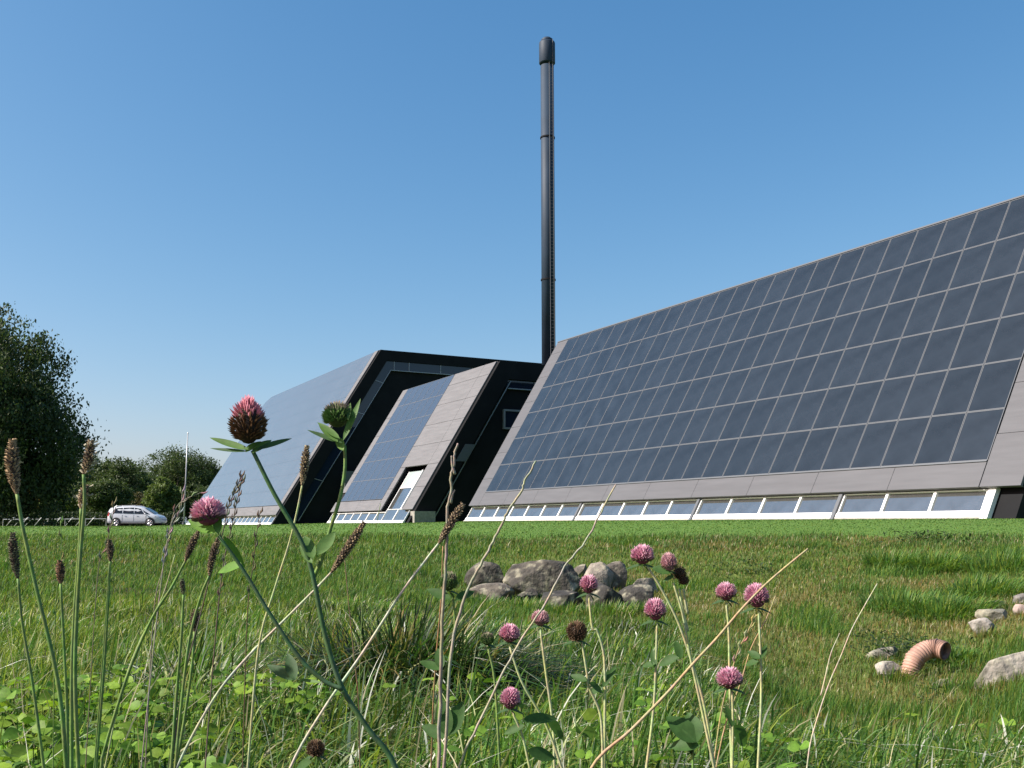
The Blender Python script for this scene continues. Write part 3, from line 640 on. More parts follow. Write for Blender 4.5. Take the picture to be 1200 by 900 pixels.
rock(750, 702, 38, 30, 11.6, 10, 'dark stone at the foot of the right end of the pile', G3)
PG = 'stones set in the bank by the pipe'; PA = (.33, .30, .25)
rock(1180, 789, 84, 36, 6.7, 11, 'long pale boulder cut by the right edge', PA, group=PG, tilt=-.36, depth=.55)
rock(1043, 787, 34, 22, 7.6, 12, 'roundish pale stone left of the pipe foot', PA, group=PG)
rock(1031, 768, 42, 14, 8.1, 13, 'narrow slab up the bank left of the pipe', (.2, .19, .15), group=PG, tilt=-.4, depth=.6)
rock(1110, 803, 30, 14, 7.2, 14, 'low mossy stone in the grass below the pipe mouth', (.17, .16, .10), group=PG)
rock(1154, 734, 28, 20, 9.3, 15, 'pale stone nearest the pipe of those climbing the bank', (.36, .33, .29), group=PG)
rock(1162, 721, 34, 16, 9.8, 16, 'grey flat stone just behind the pale one on the bank', (.24, .23, .18), group=PG)
rock(1168, 708, 18, 9, 10.4, 18, 'tiny mossy stone highest but two on the bank', (.2, .2, .12), group=PG)
rock(1199, 703, 22, 14, 10.2, 19, 'upper grey stone at the right edge on the bank', (.28, .26, .23), group=PG)
rock(1200, 716, 20, 16, 9.8, 20, 'pinkish stone at the right edge below the grey one', (.36, .28, .24), group=PG)
m_pipe = mat('clay_coloured_plastic', (.33, .195, .145), .7, noise=(9, .5, 9), bump=(60, .15, .003))
PD = ground_D(1067, 797, 5.); pp = [at(1066, 822, PD), at(1066, 802, PD), at(1067, 788, PD), at(1070, 777, PD + .01), at(1077, 767, PD + .03), at(1088, 761, PD + .05), at(1099, 760, PD + .02), at(1108, 763, PD - .04), at(1113, 767, PD - .1)]
def spline(P, n):
    P = [Vector(p) for p in P]; out = []
    Q = [P[0] * 2 - P[1]] + P + [P[-1] * 2 - P[-2]]
    for i in range(1, len(Q) - 2):
        for k in range(n):
            t = k / n; a, b, c, d = Q[i - 1], Q[i], Q[i + 1], Q[i + 2]
            out.append(.5 * ((2 * b) + (c - a) * t + (2 * a - 5 * b + 4 * c - d) * t * t + (3 * b - a - 3 * c + d) * t ** 3))
    out.append(P[-1]); return out
pth = spline(pp[:-1], 26); mb = MB(); rad = [.073 + .0045 * math.sin(i * .95) + (.006 if 34 < i < 44 or 84 < i < 92 or 150 < i < 155 else 0) for i in range(len(pth))]
mb.tube(pth, rad, 30, cap=False); mb.tube(pth[::-1][:14], .060, 30, cap=False)
po = mb.build('drain_pipe', m_pipe, smooth=True); tag(po, 'bent ribbed terracotta coloured drain pipe sticking out of the bank', 'pipe')

# ---------------------------------------------------------------- grass (stuff)
m_grass = mat('grass_blades', (.1, .15, .03), .5, vcol=True, transl=.38, spec=.3)
PAL = {'green': (.085, .175, .032), 'deep': (.045, .105, .024), 'yell': (.18, .235, .035), 'olive': (.13, .14, .04), 'straw': (.40, .36, .22), 'white': (.62, .62, .52), 'rust': (.24, .17, .055), 'dark': (.018, .034, .012)}  # dark paints in tussock self-shade; white is dried blades plus painted glints
def pick(rng, n, w):
    k = list(w); p = np.array([w[i] for i in k], float); p /= p.sum(); i = rng.choice(len(k), n, p=p)
    c = np.array([PAL[q] for q in k])[i]; return c * (.7 + .6 * rng.random((n, 1)))
def blades(name, X, Y, H, W, C, rng, lean=.35, wind=(.25, -.05), label='', seg=3, droop=1.0):
    n = len(X); z = hgt(X, Y); B0 = np.stack([X, Y, z - .01], 1)
    an = rng.random(n) * 2 * math.pi; lm = lean * np.abs(rng.normal(size=n)) + .05
    L = np.stack([np.cos(an) * lm + wind[0], np.sin(an) * lm + wind[1], np.zeros(n)], 1) * H[:, None]
    fa = rng.random(n) * math.pi; side = np.stack([np.cos(fa), np.sin(fa) * .6, np.zeros(n)], 1) * W[:, None] * .5
    V = []; ts = np.linspace(0, 1, seg + 1)
    for t in ts[:-1]:
        c = B0 + L * (t ** 1.8) + np.array([0, 0, 1]) * (H * (t - .32 * droop * t * t * np.minimum(lm * 2, 1.6)))[:, None]
        wf = 1 - .75 * t * t; V += [c - side * wf, c + side * wf]
    t = 1; V.append(B0 + L + np.array([0, 0, 1]) * (H * (1 - .32 * droop * np.minimum(lm * 2, 1.6)))[:, None])
    V = np.stack(V, 1); m = V.shape[1]; base = np.arange(n) * m
    q = [np.stack([base + 2 * k, base + 2 * k + 1, base + 2 * k + 3, base + 2 * k + 2], 1) for k in range(seg - 1)]
    # the tip as a quad with the last two corners nearly joined keeps one face size
    tip = np.stack([base + 2 * (seg - 1), base + 2 * (seg - 1) + 1, base + m - 1, base + m - 1], 1)
    Vf = V.reshape(-1, 3); Fc = np.concatenate(q); Ft = tip[:, :3]
    Cc = np.repeat(C, m, 0)
    # triangulate everything
    T = np.concatenate([Fc[:, [0, 1, 2]], Fc[:, [0, 2, 3]], Ft])
    o = mk(name, Vf, T, m_grass, colr=Cc, origin=(0, 0, 0)); return tag(o, label, 'grass', kind='stuff')
def scatter(rng, n, y0, y1, r0=-.62, r1=.62, p=1.):
    u = rng.random(n); Y = (y0 ** p + u * (y1 ** p - y0 ** p)) ** (1 / p); return (r0 + (r1 - r0) * rng.random(n)) * Y, Y
r1 = np.random.default_rng(21)
# near meadow
X, Y = scatter(r1, 190000, .95, 9, p=1.15); rr = X / Y
shelf = np.interp(rr, [-.7, -.05, .12, .22, .35, .62], [12, 10, 7.5, 4.6, 3.5, 3.3]); k = Y < shelf * (.9 + .2 * r1.random(len(Y)))
hole = np.exp(-(((rr + .09) / .08) ** 2 + ((Y - 3.05) / .6) ** 2)) + np.exp(-(((rr + .31) / .05) ** 2 + ((Y - 2.9) / .4) ** 2)); k &= r1.random(len(Y)) > hole * .95
X, Y, rr = X[k], Y[k], rr[k]; n = len(X)
pn = fbm(X * 1.3, Y * 1.3); H = (.035 + .065 * r1.random(n) + .08 * np.maximum(pn - .45, 0)) * np.interp(Y, [1, 2, 5, 9], [.9, 1, 1.25, 1.3])
H *= np.where(r1.random(n) < .05, 1.7, 1)
Cc = pick(r1, n, dict(green=5, deep=2.6, yell=2.4, olive=.8, straw=.7, white=.5)) * (.5 + .9 * sstep(.3, .65, fbm(X * 3 + 7, Y * 3)))[:, None]
lf = sstep(-.1, -.35, rr) if False else 1 - sstep(-.4, -.05, rr)
yy = pick(r1, n, dict(yell=5, green=2, straw=.6)); sel = r1.random(n) < lf * .75 * (pn > .38); Cc[sel] = yy[sel]
blades('meadow_grass', X, Y, H, np.interp(Y, [1, 9], [.0046, .0105]) * (.6 + .8 * r1.random(n)), Cc, r1, .8, (.14, -.1), 'tangled long green meadow grass with straw in the foreground')
nb = 15000; X, Y = scatter(r1, nb, 1.0, 5.5, p=1.1); rr = X / Y; shf = np.interp(rr, [-.7, .12, .22, .35, .62], [6, 6, 4.4, 3.3, 3.1]); k = (Y < shf) & (fbm(X * 2 + 50, Y * 2) > .42); X, Y = X[k], Y[k]; n = len(X)
blades('arching_meadow_grass', X, Y, .10 + .10 * r1.random(n), np.interp(Y, [1, 5], [.0045, .0085]) * (.6 + .8 * r1.random(n)), pick(r1, n, dict(green=5, deep=2, yell=2, straw=.4, white=.6)), r1, 1.1, (.2, -.15), 'broader arching grass blades, some bleached, some white as painted glints, over the near meadow', seg=5, droop=1.5)
# hollow and far meadow
X, Y = scatter(r1, 330000, 3.2, 21, p=1.0); rr = X / Y
shelf = np.interp(rr, [-.7, -.05, .12, .22, .35, .62], [8.5, 8.5, 7.2, 4.3, 3.2, 3.0]); k = Y > shelf
X, Y, rr = X[k], Y[k], rr[k]; n = len(X); lw, ho, dr = patch(X, Y); pn = fbm(X * 1.1 + 4, Y * 1.1)
k = r1.random(n) > lw * .9; tus = sstep(.55, .7, fbm(X * .9 + 20, Y * 1.2 + 8))
H = (.045 + .065 * r1.random(n)) * (1 + 1.1 * tus)
Cc = pick(r1, n, dict(olive=3.2, green=4.4, yell=1.6, rust=.6, deep=.8, straw=.25))
gg = pick(r1, n, dict(green=4, yell=1.6, deep=1)); dd = pick(r1, n, dict(rust=2, olive=3, straw=1))
sel = r1.random(n) < tus; Cc[sel] = gg[sel]; sel = (r1.random(n) < dr * .8) & (tus < .4); Cc[sel] = dd[sel]
sel = (rr < -.02) & (r1.random(n) < .7); Cc[sel] = gg[sel]
blades('hollow_grass', X[k], Y[k], H[k], (np.interp(Y, [3, 21], [.004, .016]) * (.6 + .8 * r1.random(n)))[k], Cc[k], r1, .4, (.15, -.05), 'shorter olive and rusty grass in the hollow and on its bank', seg=2)
# lawn
X, Y = scatter(r1, 170000, 19.2, 60, p=.6); n = len(X); lw, ho, dr = patch(X, Y); k = r1.random(n) < lw
uu = (X - OB.x) * U.x + (Y - OB.y) * U.y; vv = (X - OB.x) * Vv.x + (Y - OB.y) * Vv.y; k &= ~((vv > vf(.1, .4)) & (uu > -.6))
X, Y = X[k], Y[k]; n = len(X); C_ = pick(r1, n, dict(green=5, yell=1.5, deep=1)) * (.72 + .45 * fbm(X * .5, Y * .35 + 3))[:, None]
blades('lawn_grass', X, Y, .022 + .02 * r1.random(n), np.interp(Y, [19, 60], [.02, .06]) * (.6 + .8 * r1.random(n)), C_, r1, .4, (.1, 0), 'short mown green lawn in front of the buildings', seg=2)
# shaggy fringe at the lawn's edge
X, Y = scatter(r1, 26000, 18.0, 20.6); n = len(X); fr = fbm(X * 1.5, Y); k = r1.random(n) < sstep(.35, .6, fr); X, Y = X[k], Y[k]; n = len(X)
blades('bank_top_grass', X, Y, .07 + .10 * r1.random(n), .014 + .01 * r1.random(n), pick(r1, n, dict(green=3, olive=2, deep=1.5, straw=.4)), r1, .4, (.15, 0), 'unmown darker fringe of grass along the edge of the lawn', seg=2)
# tussocks
def tussock(px, py, D, rad, n, h, w, cmix, label, seed, lean=.9):
    D = ground_D(px, py, min(D * .6, D - 1) if D > 5 else 1.) if D > 5 else D; rng = np.random.default_rng(seed); c = at(px, py, D); a = rng.random(n) * 6.283; q = np.sqrt(rng.random(n)) * rad
    X = c.x + np.cos(a) * q; Y = c.y + np.sin(a) * q; z = hgt(X, Y)
    B0 = np.stack([X, Y, z - .01], 1); H = h * (.6 + .6 * rng.random(n)); lm = lean * (.3 + q / rad) * (.5 + rng.random(n))
    an = a + rng.normal(size=n) * .6; L = np.stack([np.cos(an) * lm + .15, np.sin(an) * lm - .1, np.zeros(n)], 1) * H[:, None]
    fa = an + math.pi / 2; side = np.stack([np.cos(fa), np.sin(fa), np.zeros(n)], 1) * w * (.5 + .8 * rng.random(n))[:, None] * .5
    V = []; seg = 5
    for t in np.linspace(0, 1, seg + 1)[:-1]:
        cc = B0 + L * t ** 1.4 + np.array([0, 0, 1]) * (H * (t * 1.25 - .85 * t * t * np.minimum(lm, 1.3)))[:, None]; V += [cc - side * (1 - .7 * t * t), cc + side * (1 - .7 * t * t)]
    V.append(B0 + L + np.array([0, 0, 1]) * (H * (1.25 - .85 * np.minimum(lm, 1.3)))[:, None])
    V = np.stack(V, 1); m = V.shape[1]; b = np.arange(n) * m
    T = np.concatenate([x for k in range(seg - 1) for x in (np.stack([b + 2 * k, b + 2 * k + 1, b + 2 * k + 3], 1), np.stack([b + 2 * k, b + 2 * k + 3, b + 2 * k + 2], 1))] + [np.stack([b + m - 3, b + m - 2, b + m - 1], 1)])
    o = mk('grass_tussock', V.reshape(-1, 3), T, m_grass, colr=np.repeat(pick(rng, n, cmix), m, 0)); tag(o, label, 'grass tussock'); return o
tussock(480, 770, 3.1, .30, 1700, .27, .007, dict(dark=4, deep=2.4, olive=1, rust=.5, straw=.35, white=.2), 'large dark drooping tussock in the middle foreground left of the rocks', 1)  # darkest blades carry the clump's own shadow as colour
tussock(400, 738, 3.7, .22, 900, .22, .007, dict(yell=4, olive=1.5, rust=1.2), 'yellowing tussock just left of the large dark one', 2)
tussock(545, 785, 2.9, .18, 700, .2, .006, dict(dark=3, deep=2, green=1, straw=.5), 'small dark tussock right of the large dark one', 3)
tussock(235, 775, 2.9, .2, 700, .2, .006, dict(dark=2, deep=2, green=1.5, white=1, straw=.8), 'tussock with bleached blades among the stems at left', 4)
for i, (px, py, D, rad, h, lb) in enumerate([(1045, 665, 15.0, .45, .30, 'pale green tussock on the far bank, leftmost of three'), (1100, 668, 14.6, .5, .32, 'broad green tussock on the far bank, middle of three'), (1180, 668, 14.0, .6, .34, 'bright green tussock on the far bank at the right edge'),
        (1062, 715, 10.5, .5, .24, 'bushy green tussock just above the dark plants by the pipe'), (1110, 722, 10.2, .5, .24, 'green tussock up the bank behind the pipe mouth'), (1150, 700, 11.5, .5, .26, 'green tussock beside the topmost bank stones'), (1120, 775, 7.3, .22, .13, 'fresh green tuft right below the pipe mouth')]):
    tussock(px, py, D, rad, 700, h, .013, dict(green=4, yell=1.5, deep=1), lb, 30 + i, .7)
for i, (px, py, lb) in enumerate([(565, 712, 'grass tuft growing against the left end of the rock pile'), (612, 716, 'grass tuft under the biggest boulder'), (662, 720, 'grass tuft in front of the middle of the rock pile'), (712, 722, 'grass tuft at the foot of the dark boulders'), (762, 720, 'grass tuft at the right end of the rock pile')]):
    tussock(px, py, 11.0, .32, 420, .16, .010, dict(green=4, yell=1.5, deep=1, straw=.6), lb, 60 + i, .5)
for i, (px, py, lb) in enumerate([(1048, 800, 'grass tuft hiding the foot of the stone left of the pipe'), (1160, 812, 'grass tuft in front of the long boulder, left end'), (1192, 808, 'grass tuft in front of the long boulder, at the edge of the photo'), (1160, 746, 'small grass tuft below the palest bank stone')]):
    tussock(px, py, 8.0, .2, 260, .10, .008, dict(olive=3, yell=1.5, green=1.5, rust=1), lb, 70 + i, .5)
# broad leaved plants
m_lf = mat('broad_leaves', (.1, .2, .03), .55, vcol=True, transl=.4, spec=.2, noise=(160, .25, 4))
def leaf_geo(mb, base, d, nrm, L, W, c, fold=.25, bend=.2, n=6):
    d = Vector(d).normalized(); a = d.cross(Vector(nrm)); a = a.normalized() if a.length > 1e-4 else Vector((1, 0, 0)); u = a.cross(d).normalized(); base = Vector(base)
    V = []; 
    for i in range(n + 1):
        t = i / n; w = W / 2 * math.sin(math.pi * (t ** .85)) ** .75 if 0 < t < 1 else W * .02; p = base + d * L * t - u * bend * L * t * t
        V += [p - a * w + u * fold * w, p, p + a * w + u * fold * w]
    mb.add(V, [[3 * i, 3 * i + 1, 3 * i + 4, 3 * i + 3] for i in range(n)] + [[3 * i + 1, 3 * i + 2, 3 * i + 5, 3 * i + 4] for i in range(n)], 0, c)
rl = random.Random(4)
mb = MB()
for i in range(1700):
    Y_ = rl.uniform(1.0, 3.0) ** 1.0; r_ = rl.uniform(-.56, -.18) if rl.random() < .8 else rl.uniform(-.56, .5)
    if fbm(r_ * 8 + 3, Y_ * 2.2) < .42 or rl.random() < (Y_ - 1.6) / 1.8: continue
    X_ = r_ * Y_; z_ = float(hgt(X_, Y_)) + rl.uniform(.03, .12); hd = rl.uniform(0, 6.28); g = rl.uniform(.7, 1.35); s = rl.uniform(.014, .025)
    yq = rl.random(); c = ((.09 + .09 * yq) * g, (.20 + .07 * yq) * g, .028 * g)
    tl = Vector((rl.gauss(0, .6), rl.gauss(0, .6) - .3, 1))
    for k in range(3):
        a = hd + k * 2.09; leaf_geo(mb, (X_, Y_, z_), (math.cos(a), math.sin(a), rl.uniform(-.1, .35)), tl, s * 1.15, s, c, .2, .15, 4)
    mb.tube([(X_, Y_, z_), (X_ + .01, Y_, float(hgt(X_, Y_)))], .0008, 4, 0, (.06, .11, .02), False)
tag(mb.build('clover_leaves', m_lf, col_=True, smooth=True), 'bright green three part clover leaves carpeting the lower left', 'ground cover', kind='stuff')
mb = MB()       # dark leafy weeds by the pipe and on the bank
for (px, py, D, rad, cnt) in ((1062, 745, 9.2, .42, 420), (1030, 735, 9.6, .3, 150), (1085, 740, 9.0, .25, 150), (1082, 778, 7.5, .12, 60), (875, 660, 15.5, .5, 160), (1085, 632, 19.5, .8, 220), (840, 745, 8.2, .35, 120)):
    ct = at(px, py, D)
    for i in range(cnt):
        X_ = ct.x + rl.gauss(0, rad * .5); Y_ = ct.y + rl.gauss(0, rad * .5); z_ = float(hgt(X_, Y_)) + rl.uniform(.02, .2); g = rl.uniform(.6, 1.3); s = .03 * D / 9
        leaf_geo(mb, (X_, Y_, z_), (rl.gauss(0, 1), rl.gauss(0, 1), rl.uniform(-.1, .8)), (rl.gauss(0, .4), rl.gauss(0, .4), 1), s * rl.uniform(.8, 1.5), s * .6, (.035 * g, .06 * g, .022 * g), .2, .2, 3)
tag(mb.build('leafy_weeds', m_lf, col_=True, smooth=True), 'dark broad leaved weeds scattered over the bank', 'weeds', kind='stuff')

# ---------------------------------------------------------------- single plants in the foreground
m_stem = mat('plant_stems', (.1, .16, .05), .55, vcol=True, transl=.15, noise=(220, .3), spec=.15)
m_flo = mat('flower_petals', (.5, .15, .3), .6, vcol=True, transl=.25, spec=.25)
m_seed = mat('seed_heads', (.1, .07, .04), .8, vcol=True, transl=.1, spec=.2)
def down_to_ground(P):
    """continue a stem below its last point until it meets the ground"""
    d = (P[-1] - P[-2]); d = d / max(abs(d.z), 1e-4); d.x = max(-.35, min(.35, d.x)); d.y = 0; d.z = -1; q = P[-1].copy(); out = []
    for i in range(60):
        q = q + d * .04; d.x *= .9
        if q.z < float(hgt(q.x, q.y)) - .01: out.append(q.copy()); break
        if i % 2 == 1: out.append(q.copy())
    return out
def stemline(px, D, dD=0, ground=True):
    P = [at(x, y, D + dD * i / max(1, len(px) - 1)) for i, (x, y) in enumerate(px)]
    if ground: P += down_to_ground(P)
    return spline(P, 5)
SG = (.17, .26, .075); SD = (.075, .14, .06); SP = (.42, .44, .22); ST = (.50, .42, .25)
def stem(root, px, D, r, c=SG, dD=0, ground=True, name='stem', r1=None, wig=0):
    P = stemline(px, D, dD, ground); n = len(P); rg = random.Random(int(px[0][0]))
    if wig: P = [p + Vector((rg.gauss(0, wig), 0, rg.gauss(0, wig * .3))) for p in P]
    rr = [(r1 or r * .75) + (r - (r1 or r * .75)) * min(1, i / n * 1.5) for i in range(n)]
    cs = [tuple(ch * (.85 + .3 * rg.random()) for ch in c) for _ in range(n)]
    mb = MB(); mb.tube(P, rr, 8, 0, c, True, cs); return mb.build(name, m_stem, root, True, True), P
def clover_head(root, ctr, w, h, style, axis=(0, 0, 1), seed=1, name='flower_head', count=230):
    """ovoid head of packed florets"""
    rg = random.Random(seed); mb = MB(); ax = Vector(axis).normalized(); q = Vector((0, 0, 1)).rotation_difference(ax); c = Vector(ctr)
    n = count; core = {'pink': (.22, .06, .11), 'ripe': (.05, .03, .018), 'green': (.06, .09, .03), 'brown': (.06, .035, .02), 'pale': (.3, .15, .18)}[style]
    # core body
    ringN = 10; V = []
    for i in range(9):
        th = math.pi * i / 8
        for k in range(ringN):
            a = 2 * math.pi * k / ringN; p = Vector((math.sin(th) * math.cos(a) * w * .36, math.sin(th) * math.sin(a) * w * .36, -math.cos(th) * h * .38)); V.append(c + q @ p)
    mb.add(V, [[i * ringN + k, i * ringN + (k + 1) % ringN, (i + 1) * ringN + (k + 1) % ringN, (i + 1) * ringN + k] for i in range(8) for k in range(ringN)], 0, core)
    for i in range(n):
        t = (i + .5) / n; th = math.acos(1 - (1.92 if style in ('ripe', 'brown') else 1.62) * t); a = i * 2.39996 + rg.uniform(-.15, .15); up = math.cos(th)      # up 1 at top
        dr_ = Vector((math.sin(th) * math.cos(a), math.sin(th) * math.sin(a), up))
        if style == 'ripe': f_ = 1.12 - .5 * max(0, up) ; dr_.x *= f_; dr_.y *= f_
        b = c + q @ Vector((dr_.x * w * .30, dr_.y * w * .30, dr_.z * h * .34))
        tipd = Vector((dr_.x, dr_.y, dr_.z * .75 + (.55 if style != 'ripe' else .8))).normalized(); ln = (w * .24) * rg.uniform(.8, 1.2)
        if style == 'ripe' and up > .35: ln *= 1.25
        tip = c + q @ (Vector((dr_.x * w * .30, dr_.y * w * .30, dr_.z * h * .34)) + tipd * ln)
        j = rg.uniform(.75, 1.3)
        if style == 'pink': c0, c1 = (.60 * j, .30 * j, .42 * j), (.85, .62, .74) if rg.random() < .6 else (.62, .28, .44)
        elif style == 'pale': c0, c1 = (.55 * j, .30 * j, .36 * j), (.66, .48, .50)
        elif style == 'ripe':
            if up > .25: c0, c1 = (.55 * j, .22 * j, .25 * j), (.72, .32, .42)
            elif up > .1 and rg.random() < .5: c0, c1 = (.32 * j, .14 * j, .10 * j), (.42, .2, .16)
            else: c0, c1 = (.11 * j, .06 * j, .03 * j), (.20 * j, .11 * j, .05 * j)
        elif style == 'green': c0, c1 = (.11 * j, .20 * j, .06 * j), ((.34 * j, .22 * j, .22 * j) if up > .35 else (.16, .26, .08))
        else: c0, c1 = (.10 * j, .06 * j, .035 * j), (.26 * j, .17 * j, .11 * j)
        if style in ('pink', 'pale') and up < -.35: c0, c1 = (.10 * j, .15 * j, .05 * j), (.30, .16, .16)
        side = (tip - b).cross(ax if abs(tipd.z) < .95 else Vector((1, 0, 0))); side = side.normalized() * w * .03; nn = side.cross(tip - b).normalized() * w * .022
        m = b + (tip - b) * .6
        V = [b - side * .6, b + side * .6, m + side + nn, m - side + nn, m - nn, tip]
        b0 = len(mb.v); mb.add(V, [[0, 1, 2, 3], [1, 4, 2], [0, 3, 4], [0, 4, 1], [3, 2, 5], [2, 4, 5], [4, 3, 5]], 0, c0); mb.c[b0 + 5] = c1; mb.c[b0 + 2] = mb.c[b0 + 3] = tuple((x + y) / 2 for x, y in zip(c0, c1))
    return mb.build(name, m_flo, root, False, True)
def leaf(root, px0, px1, D, W, c=(.07, .14, .035), nrm=(.2, -.5, 1), bend=.15, fold=.3, name='leaf', D1=None):
    a = at(*px0, D); b = at(*px1, D1 if D1 else D + .01); mb = MB(); leaf_geo(mb, a, b - a, nrm, (b - a).length, W, c, fold, bend, 8); return mb.build(name, m_lf, root, True, True)
def plant(name, label, cat, px, D, group=None):
    p = at(*px, D); g = empty(name, (p.x, p.y, float(hgt(p.x, p.y)))); return tag(g, label, cat, group)
CG = 'flowering clover in the foreground'
# tallest clover: three heads
D = .66; s1 = D / F_PX
K = plant('clover_plant', 'tallest clover in front, brown head with pink tip against the sky and two smaller heads', 'clover', (470, 900), D, CG)
stem(K, [(296, 528), (322, 580), (352, 632), (366, 672), (381, 745), (401, 806), (432, 855), (466, 905)], D, 3.2 * s1, SD)
stem(K, [(256, 628), (285, 668), (318, 722), (352, 772), (380, 798), (402, 808)], D - .004, 2.5 * s1, SD, ground=False, name='side_stem')
stem(K, [(404, 522), (404, 552), (398, 585), (387, 620), (379, 650), (368, 676)], D + .006, 2.4 * s1, SG, ground=False, name='side_stem')
clover_head(K, at(291, 497, D), 44 * s1, 62 * s1, 'ripe', (-.06, 0, 1), 1, count=300)
clover_head(K, at(244, 603, D), 40 * s1, 34 * s1, 'pink', (-.1, 0, 1), 2, count=280)
clover_head(K, at(396, 489, D + .006), 38 * s1, 32 * s1, 'green', (-.05, 0, 1), 3, count=300)
LG = (.11, .20, .055); LD = (.06, .115, .045)
for (a, b, w, c) in [((292, 527), (247, 515), 9, LG), ((290, 529), (248, 528), 5, LD), ((300, 527), (342, 514), 8, LD), ((296, 531), (318, 515), 14, LG), ((288, 530), (306, 517), 12, LG),
                     ((252, 624), (222, 611), 14, (.14, .28, .04)), ((256, 626), (254, 599), 11, LG), ((262, 628), (287, 665), 10, (.11, .22, .035)), ((285, 662), (252, 668), 14, (.12, .25, .035)),
                     ((398, 514), (372, 495), 8, LG), ((401, 519), (361, 507), 7, LD), ((396, 518), (374, 499), 10, LG), ((402, 516), (424, 469), 9, (.1, .19, .05)), ((408, 492), (410, 470), 5, LG), ((402, 528), (395, 511), 10, (.16, .26, .07)),
                     ((367, 655), (357, 628), 14, LG), ((372, 650), (393, 625), 16, LG), ((366, 660), (352, 640), 9, LG),
                     ((346, 797), (313, 779), 12, LD), ((346, 797), (337, 765), 14, LD), ((378, 800), (346, 796), 4, LG)]:
    leaf(K, a, b, D - .003, w * s1, c, nrm=(random.uniform(-.3, .3), -.9, .6), bend=random.uniform(-.1, .15))
def small_clover(hd, label, path, D, w, h, style, leaves=(), extra=(), c=SP, seed=1):
    s = D / F_PX; K = plant('clover_plant', label, 'clover', path[-1], D, CG)
    stem(K, path, D, 1.7 * s, c); clover_head(K, at(*hd, D), w * s, h * s, style, (random.uniform(-.15, .15), -.1, 1), seed, count=240)
    for (p, st_, w2, h2, style2) in extra:
        stem(K, st_, D + .01, 1.8 * s, c, ground=False, name='side_stem'); clover_head(K, at(*p, D + .01), w2 * s, h2 * s, style2, (.1, -.1, 1), seed + 50, count=120)
    x, y = hd
    for k, (dx, dy) in enumerate(((-.75, .35), (.75, .45), (.3, .8))): leaf(K, (x, y + h * .42), (x + dx * w, y + h * .42 + dy * h * .35), D - .002, 6 * s, LD, (0, -.6, 1))
    for (a, b, wd) in leaves: leaf(K, a, b, D - .004, wd * s, (.055, .12, .03), nrm=(random.uniform(-.4, .4), -.8, .6), bend=random.uniform(-.1, .2))
    return K
small_clover((597, 744), 'pink clover head left of centre below the rocks', [(597, 757), (612, 800), (640, 850), (660, 905)], 1.15, 25, 22, 'pink', [((590, 805), (613, 830), 12), ((640, 838), (662, 868), 12)], seed=11)
small_clover((633, 726), 'pale washed out clover head just right of the left pink one', [(633, 736), (640, 790), (648, 850), (650, 905)], 1.35, 22, 18, 'pale', [], seed=12)
small_clover((598, 820), 'lowest pink clover head in the middle near the bottom', [(600, 834), (612, 862), (622, 905)], 1.05, 24, 27, 'pink', [((612, 845), (655, 838), 14), ((615, 850), (590, 860), 10), ((618, 880), (650, 890), 16)], seed=13)
small_clover((676, 741), 'withered brown clover head in the middle of the grass', [(682, 753), (688, 790), (690, 805), (703, 835), (706, 870), (706, 905)], 1.1, 25, 25, 'brown', [((688, 798), (668, 790), 9), ((690, 800), (708, 812), 9)], seed=14)
small_clover((690, 686), 'pink clover head in front of the right side of the rock pile', [(690, 698), (694, 735), (700, 740), (708, 770), (709, 830), (708, 905)], 1.2, 22, 24, 'pink', [((706, 806), (722, 778), 9), ((706, 806), (690, 812), 9)], seed=15)
small_clover((753, 652), 'topmost pink clover head with a long leaning stem, right of the rocks', [(758, 663), (776, 692), (795, 730), (812, 780), (826, 830), (838, 905)], 1.2, 28, 24, 'pink', [((795, 770), (770, 778), 12), ((798, 772), (792, 750), 10)], seed=16)
small_clover((784, 660), 'faded peach clover head on a double stem with a dark bud beside it', [(789, 683), (800, 720), (808, 765), (820, 820), (838, 905)], 1.1, 20, 24, 'pale', [((786, 672), (764, 664), 14), ((790, 676), (775, 680), 8)], extra=[((796, 672), [(796, 690), (800, 715), (806, 740)], 18, 18, 'brown'), ((801, 680), [(801, 690), (802, 700), (806, 720)], 14, 14, 'brown')], seed=17)
small_clover((768, 716), 'pink clover head just below and right of the rock pile', [(770, 730), (769, 770), (766, 830), (757, 905)], 1.1, 26, 28, 'pink', [((768, 778), (752, 780), 8), ((768, 782), (764, 760), 8)], seed=18)
small_clover((851, 695), 'small pink clover head, left of the two at right', [(851, 706), (854, 740), (855, 790)], 1.25, 25, 21, 'pink', [], seed=19)
small_clover((887, 700), 'large pink clover head, rightmost of all, crossed by a straw', [(889, 716), (891, 760), (892, 820), (888, 905)], 1.1, 29, 31, 'pink', [((891, 772), (876, 762), 9), ((891, 772), (898, 756), 8), ((889, 775), (872, 778), 8)], seed=20)
small_clover((855, 797), 'pink clover head low on the right above broad leaves', [(858, 810), (859, 850), (858, 905)], 1.0, 30, 25, 'pink', [((860, 850), (875, 875), 18), ((858, 852), (852, 825), 10)], seed=21)
small_clover((526, 683), 'dull pink clover bud on a green curved stem left of the rocks', [(531, 702), (533, 735), (527, 770), (517, 800), (514, 850), (512, 905)], .95, 22, 24, 'green', [((528, 702), (500, 690), 12), ((534, 704), (556, 690), 12), ((516, 785), (492, 776), 12), ((518, 784), (513, 760), 12), ((525, 862), (516, 818), 20), ((525, 862), (543, 822), 20), ((522, 864), (494, 850), 14)], c=SG, seed=22)
small_clover((571, 750), 'dim greenish clover bud beside the left pink head', [(572, 760), (580, 800), (586, 905)], 1.5, 17, 15, 'green', [], c=SG, seed=23)
small_clover((370, 878), 'shaded brownish clover bud near the bottom edge', [(372, 888), (380, 905)], .9, 22, 19, 'brown', [((365, 893), (345, 900), 12)], c=SG, seed=24)
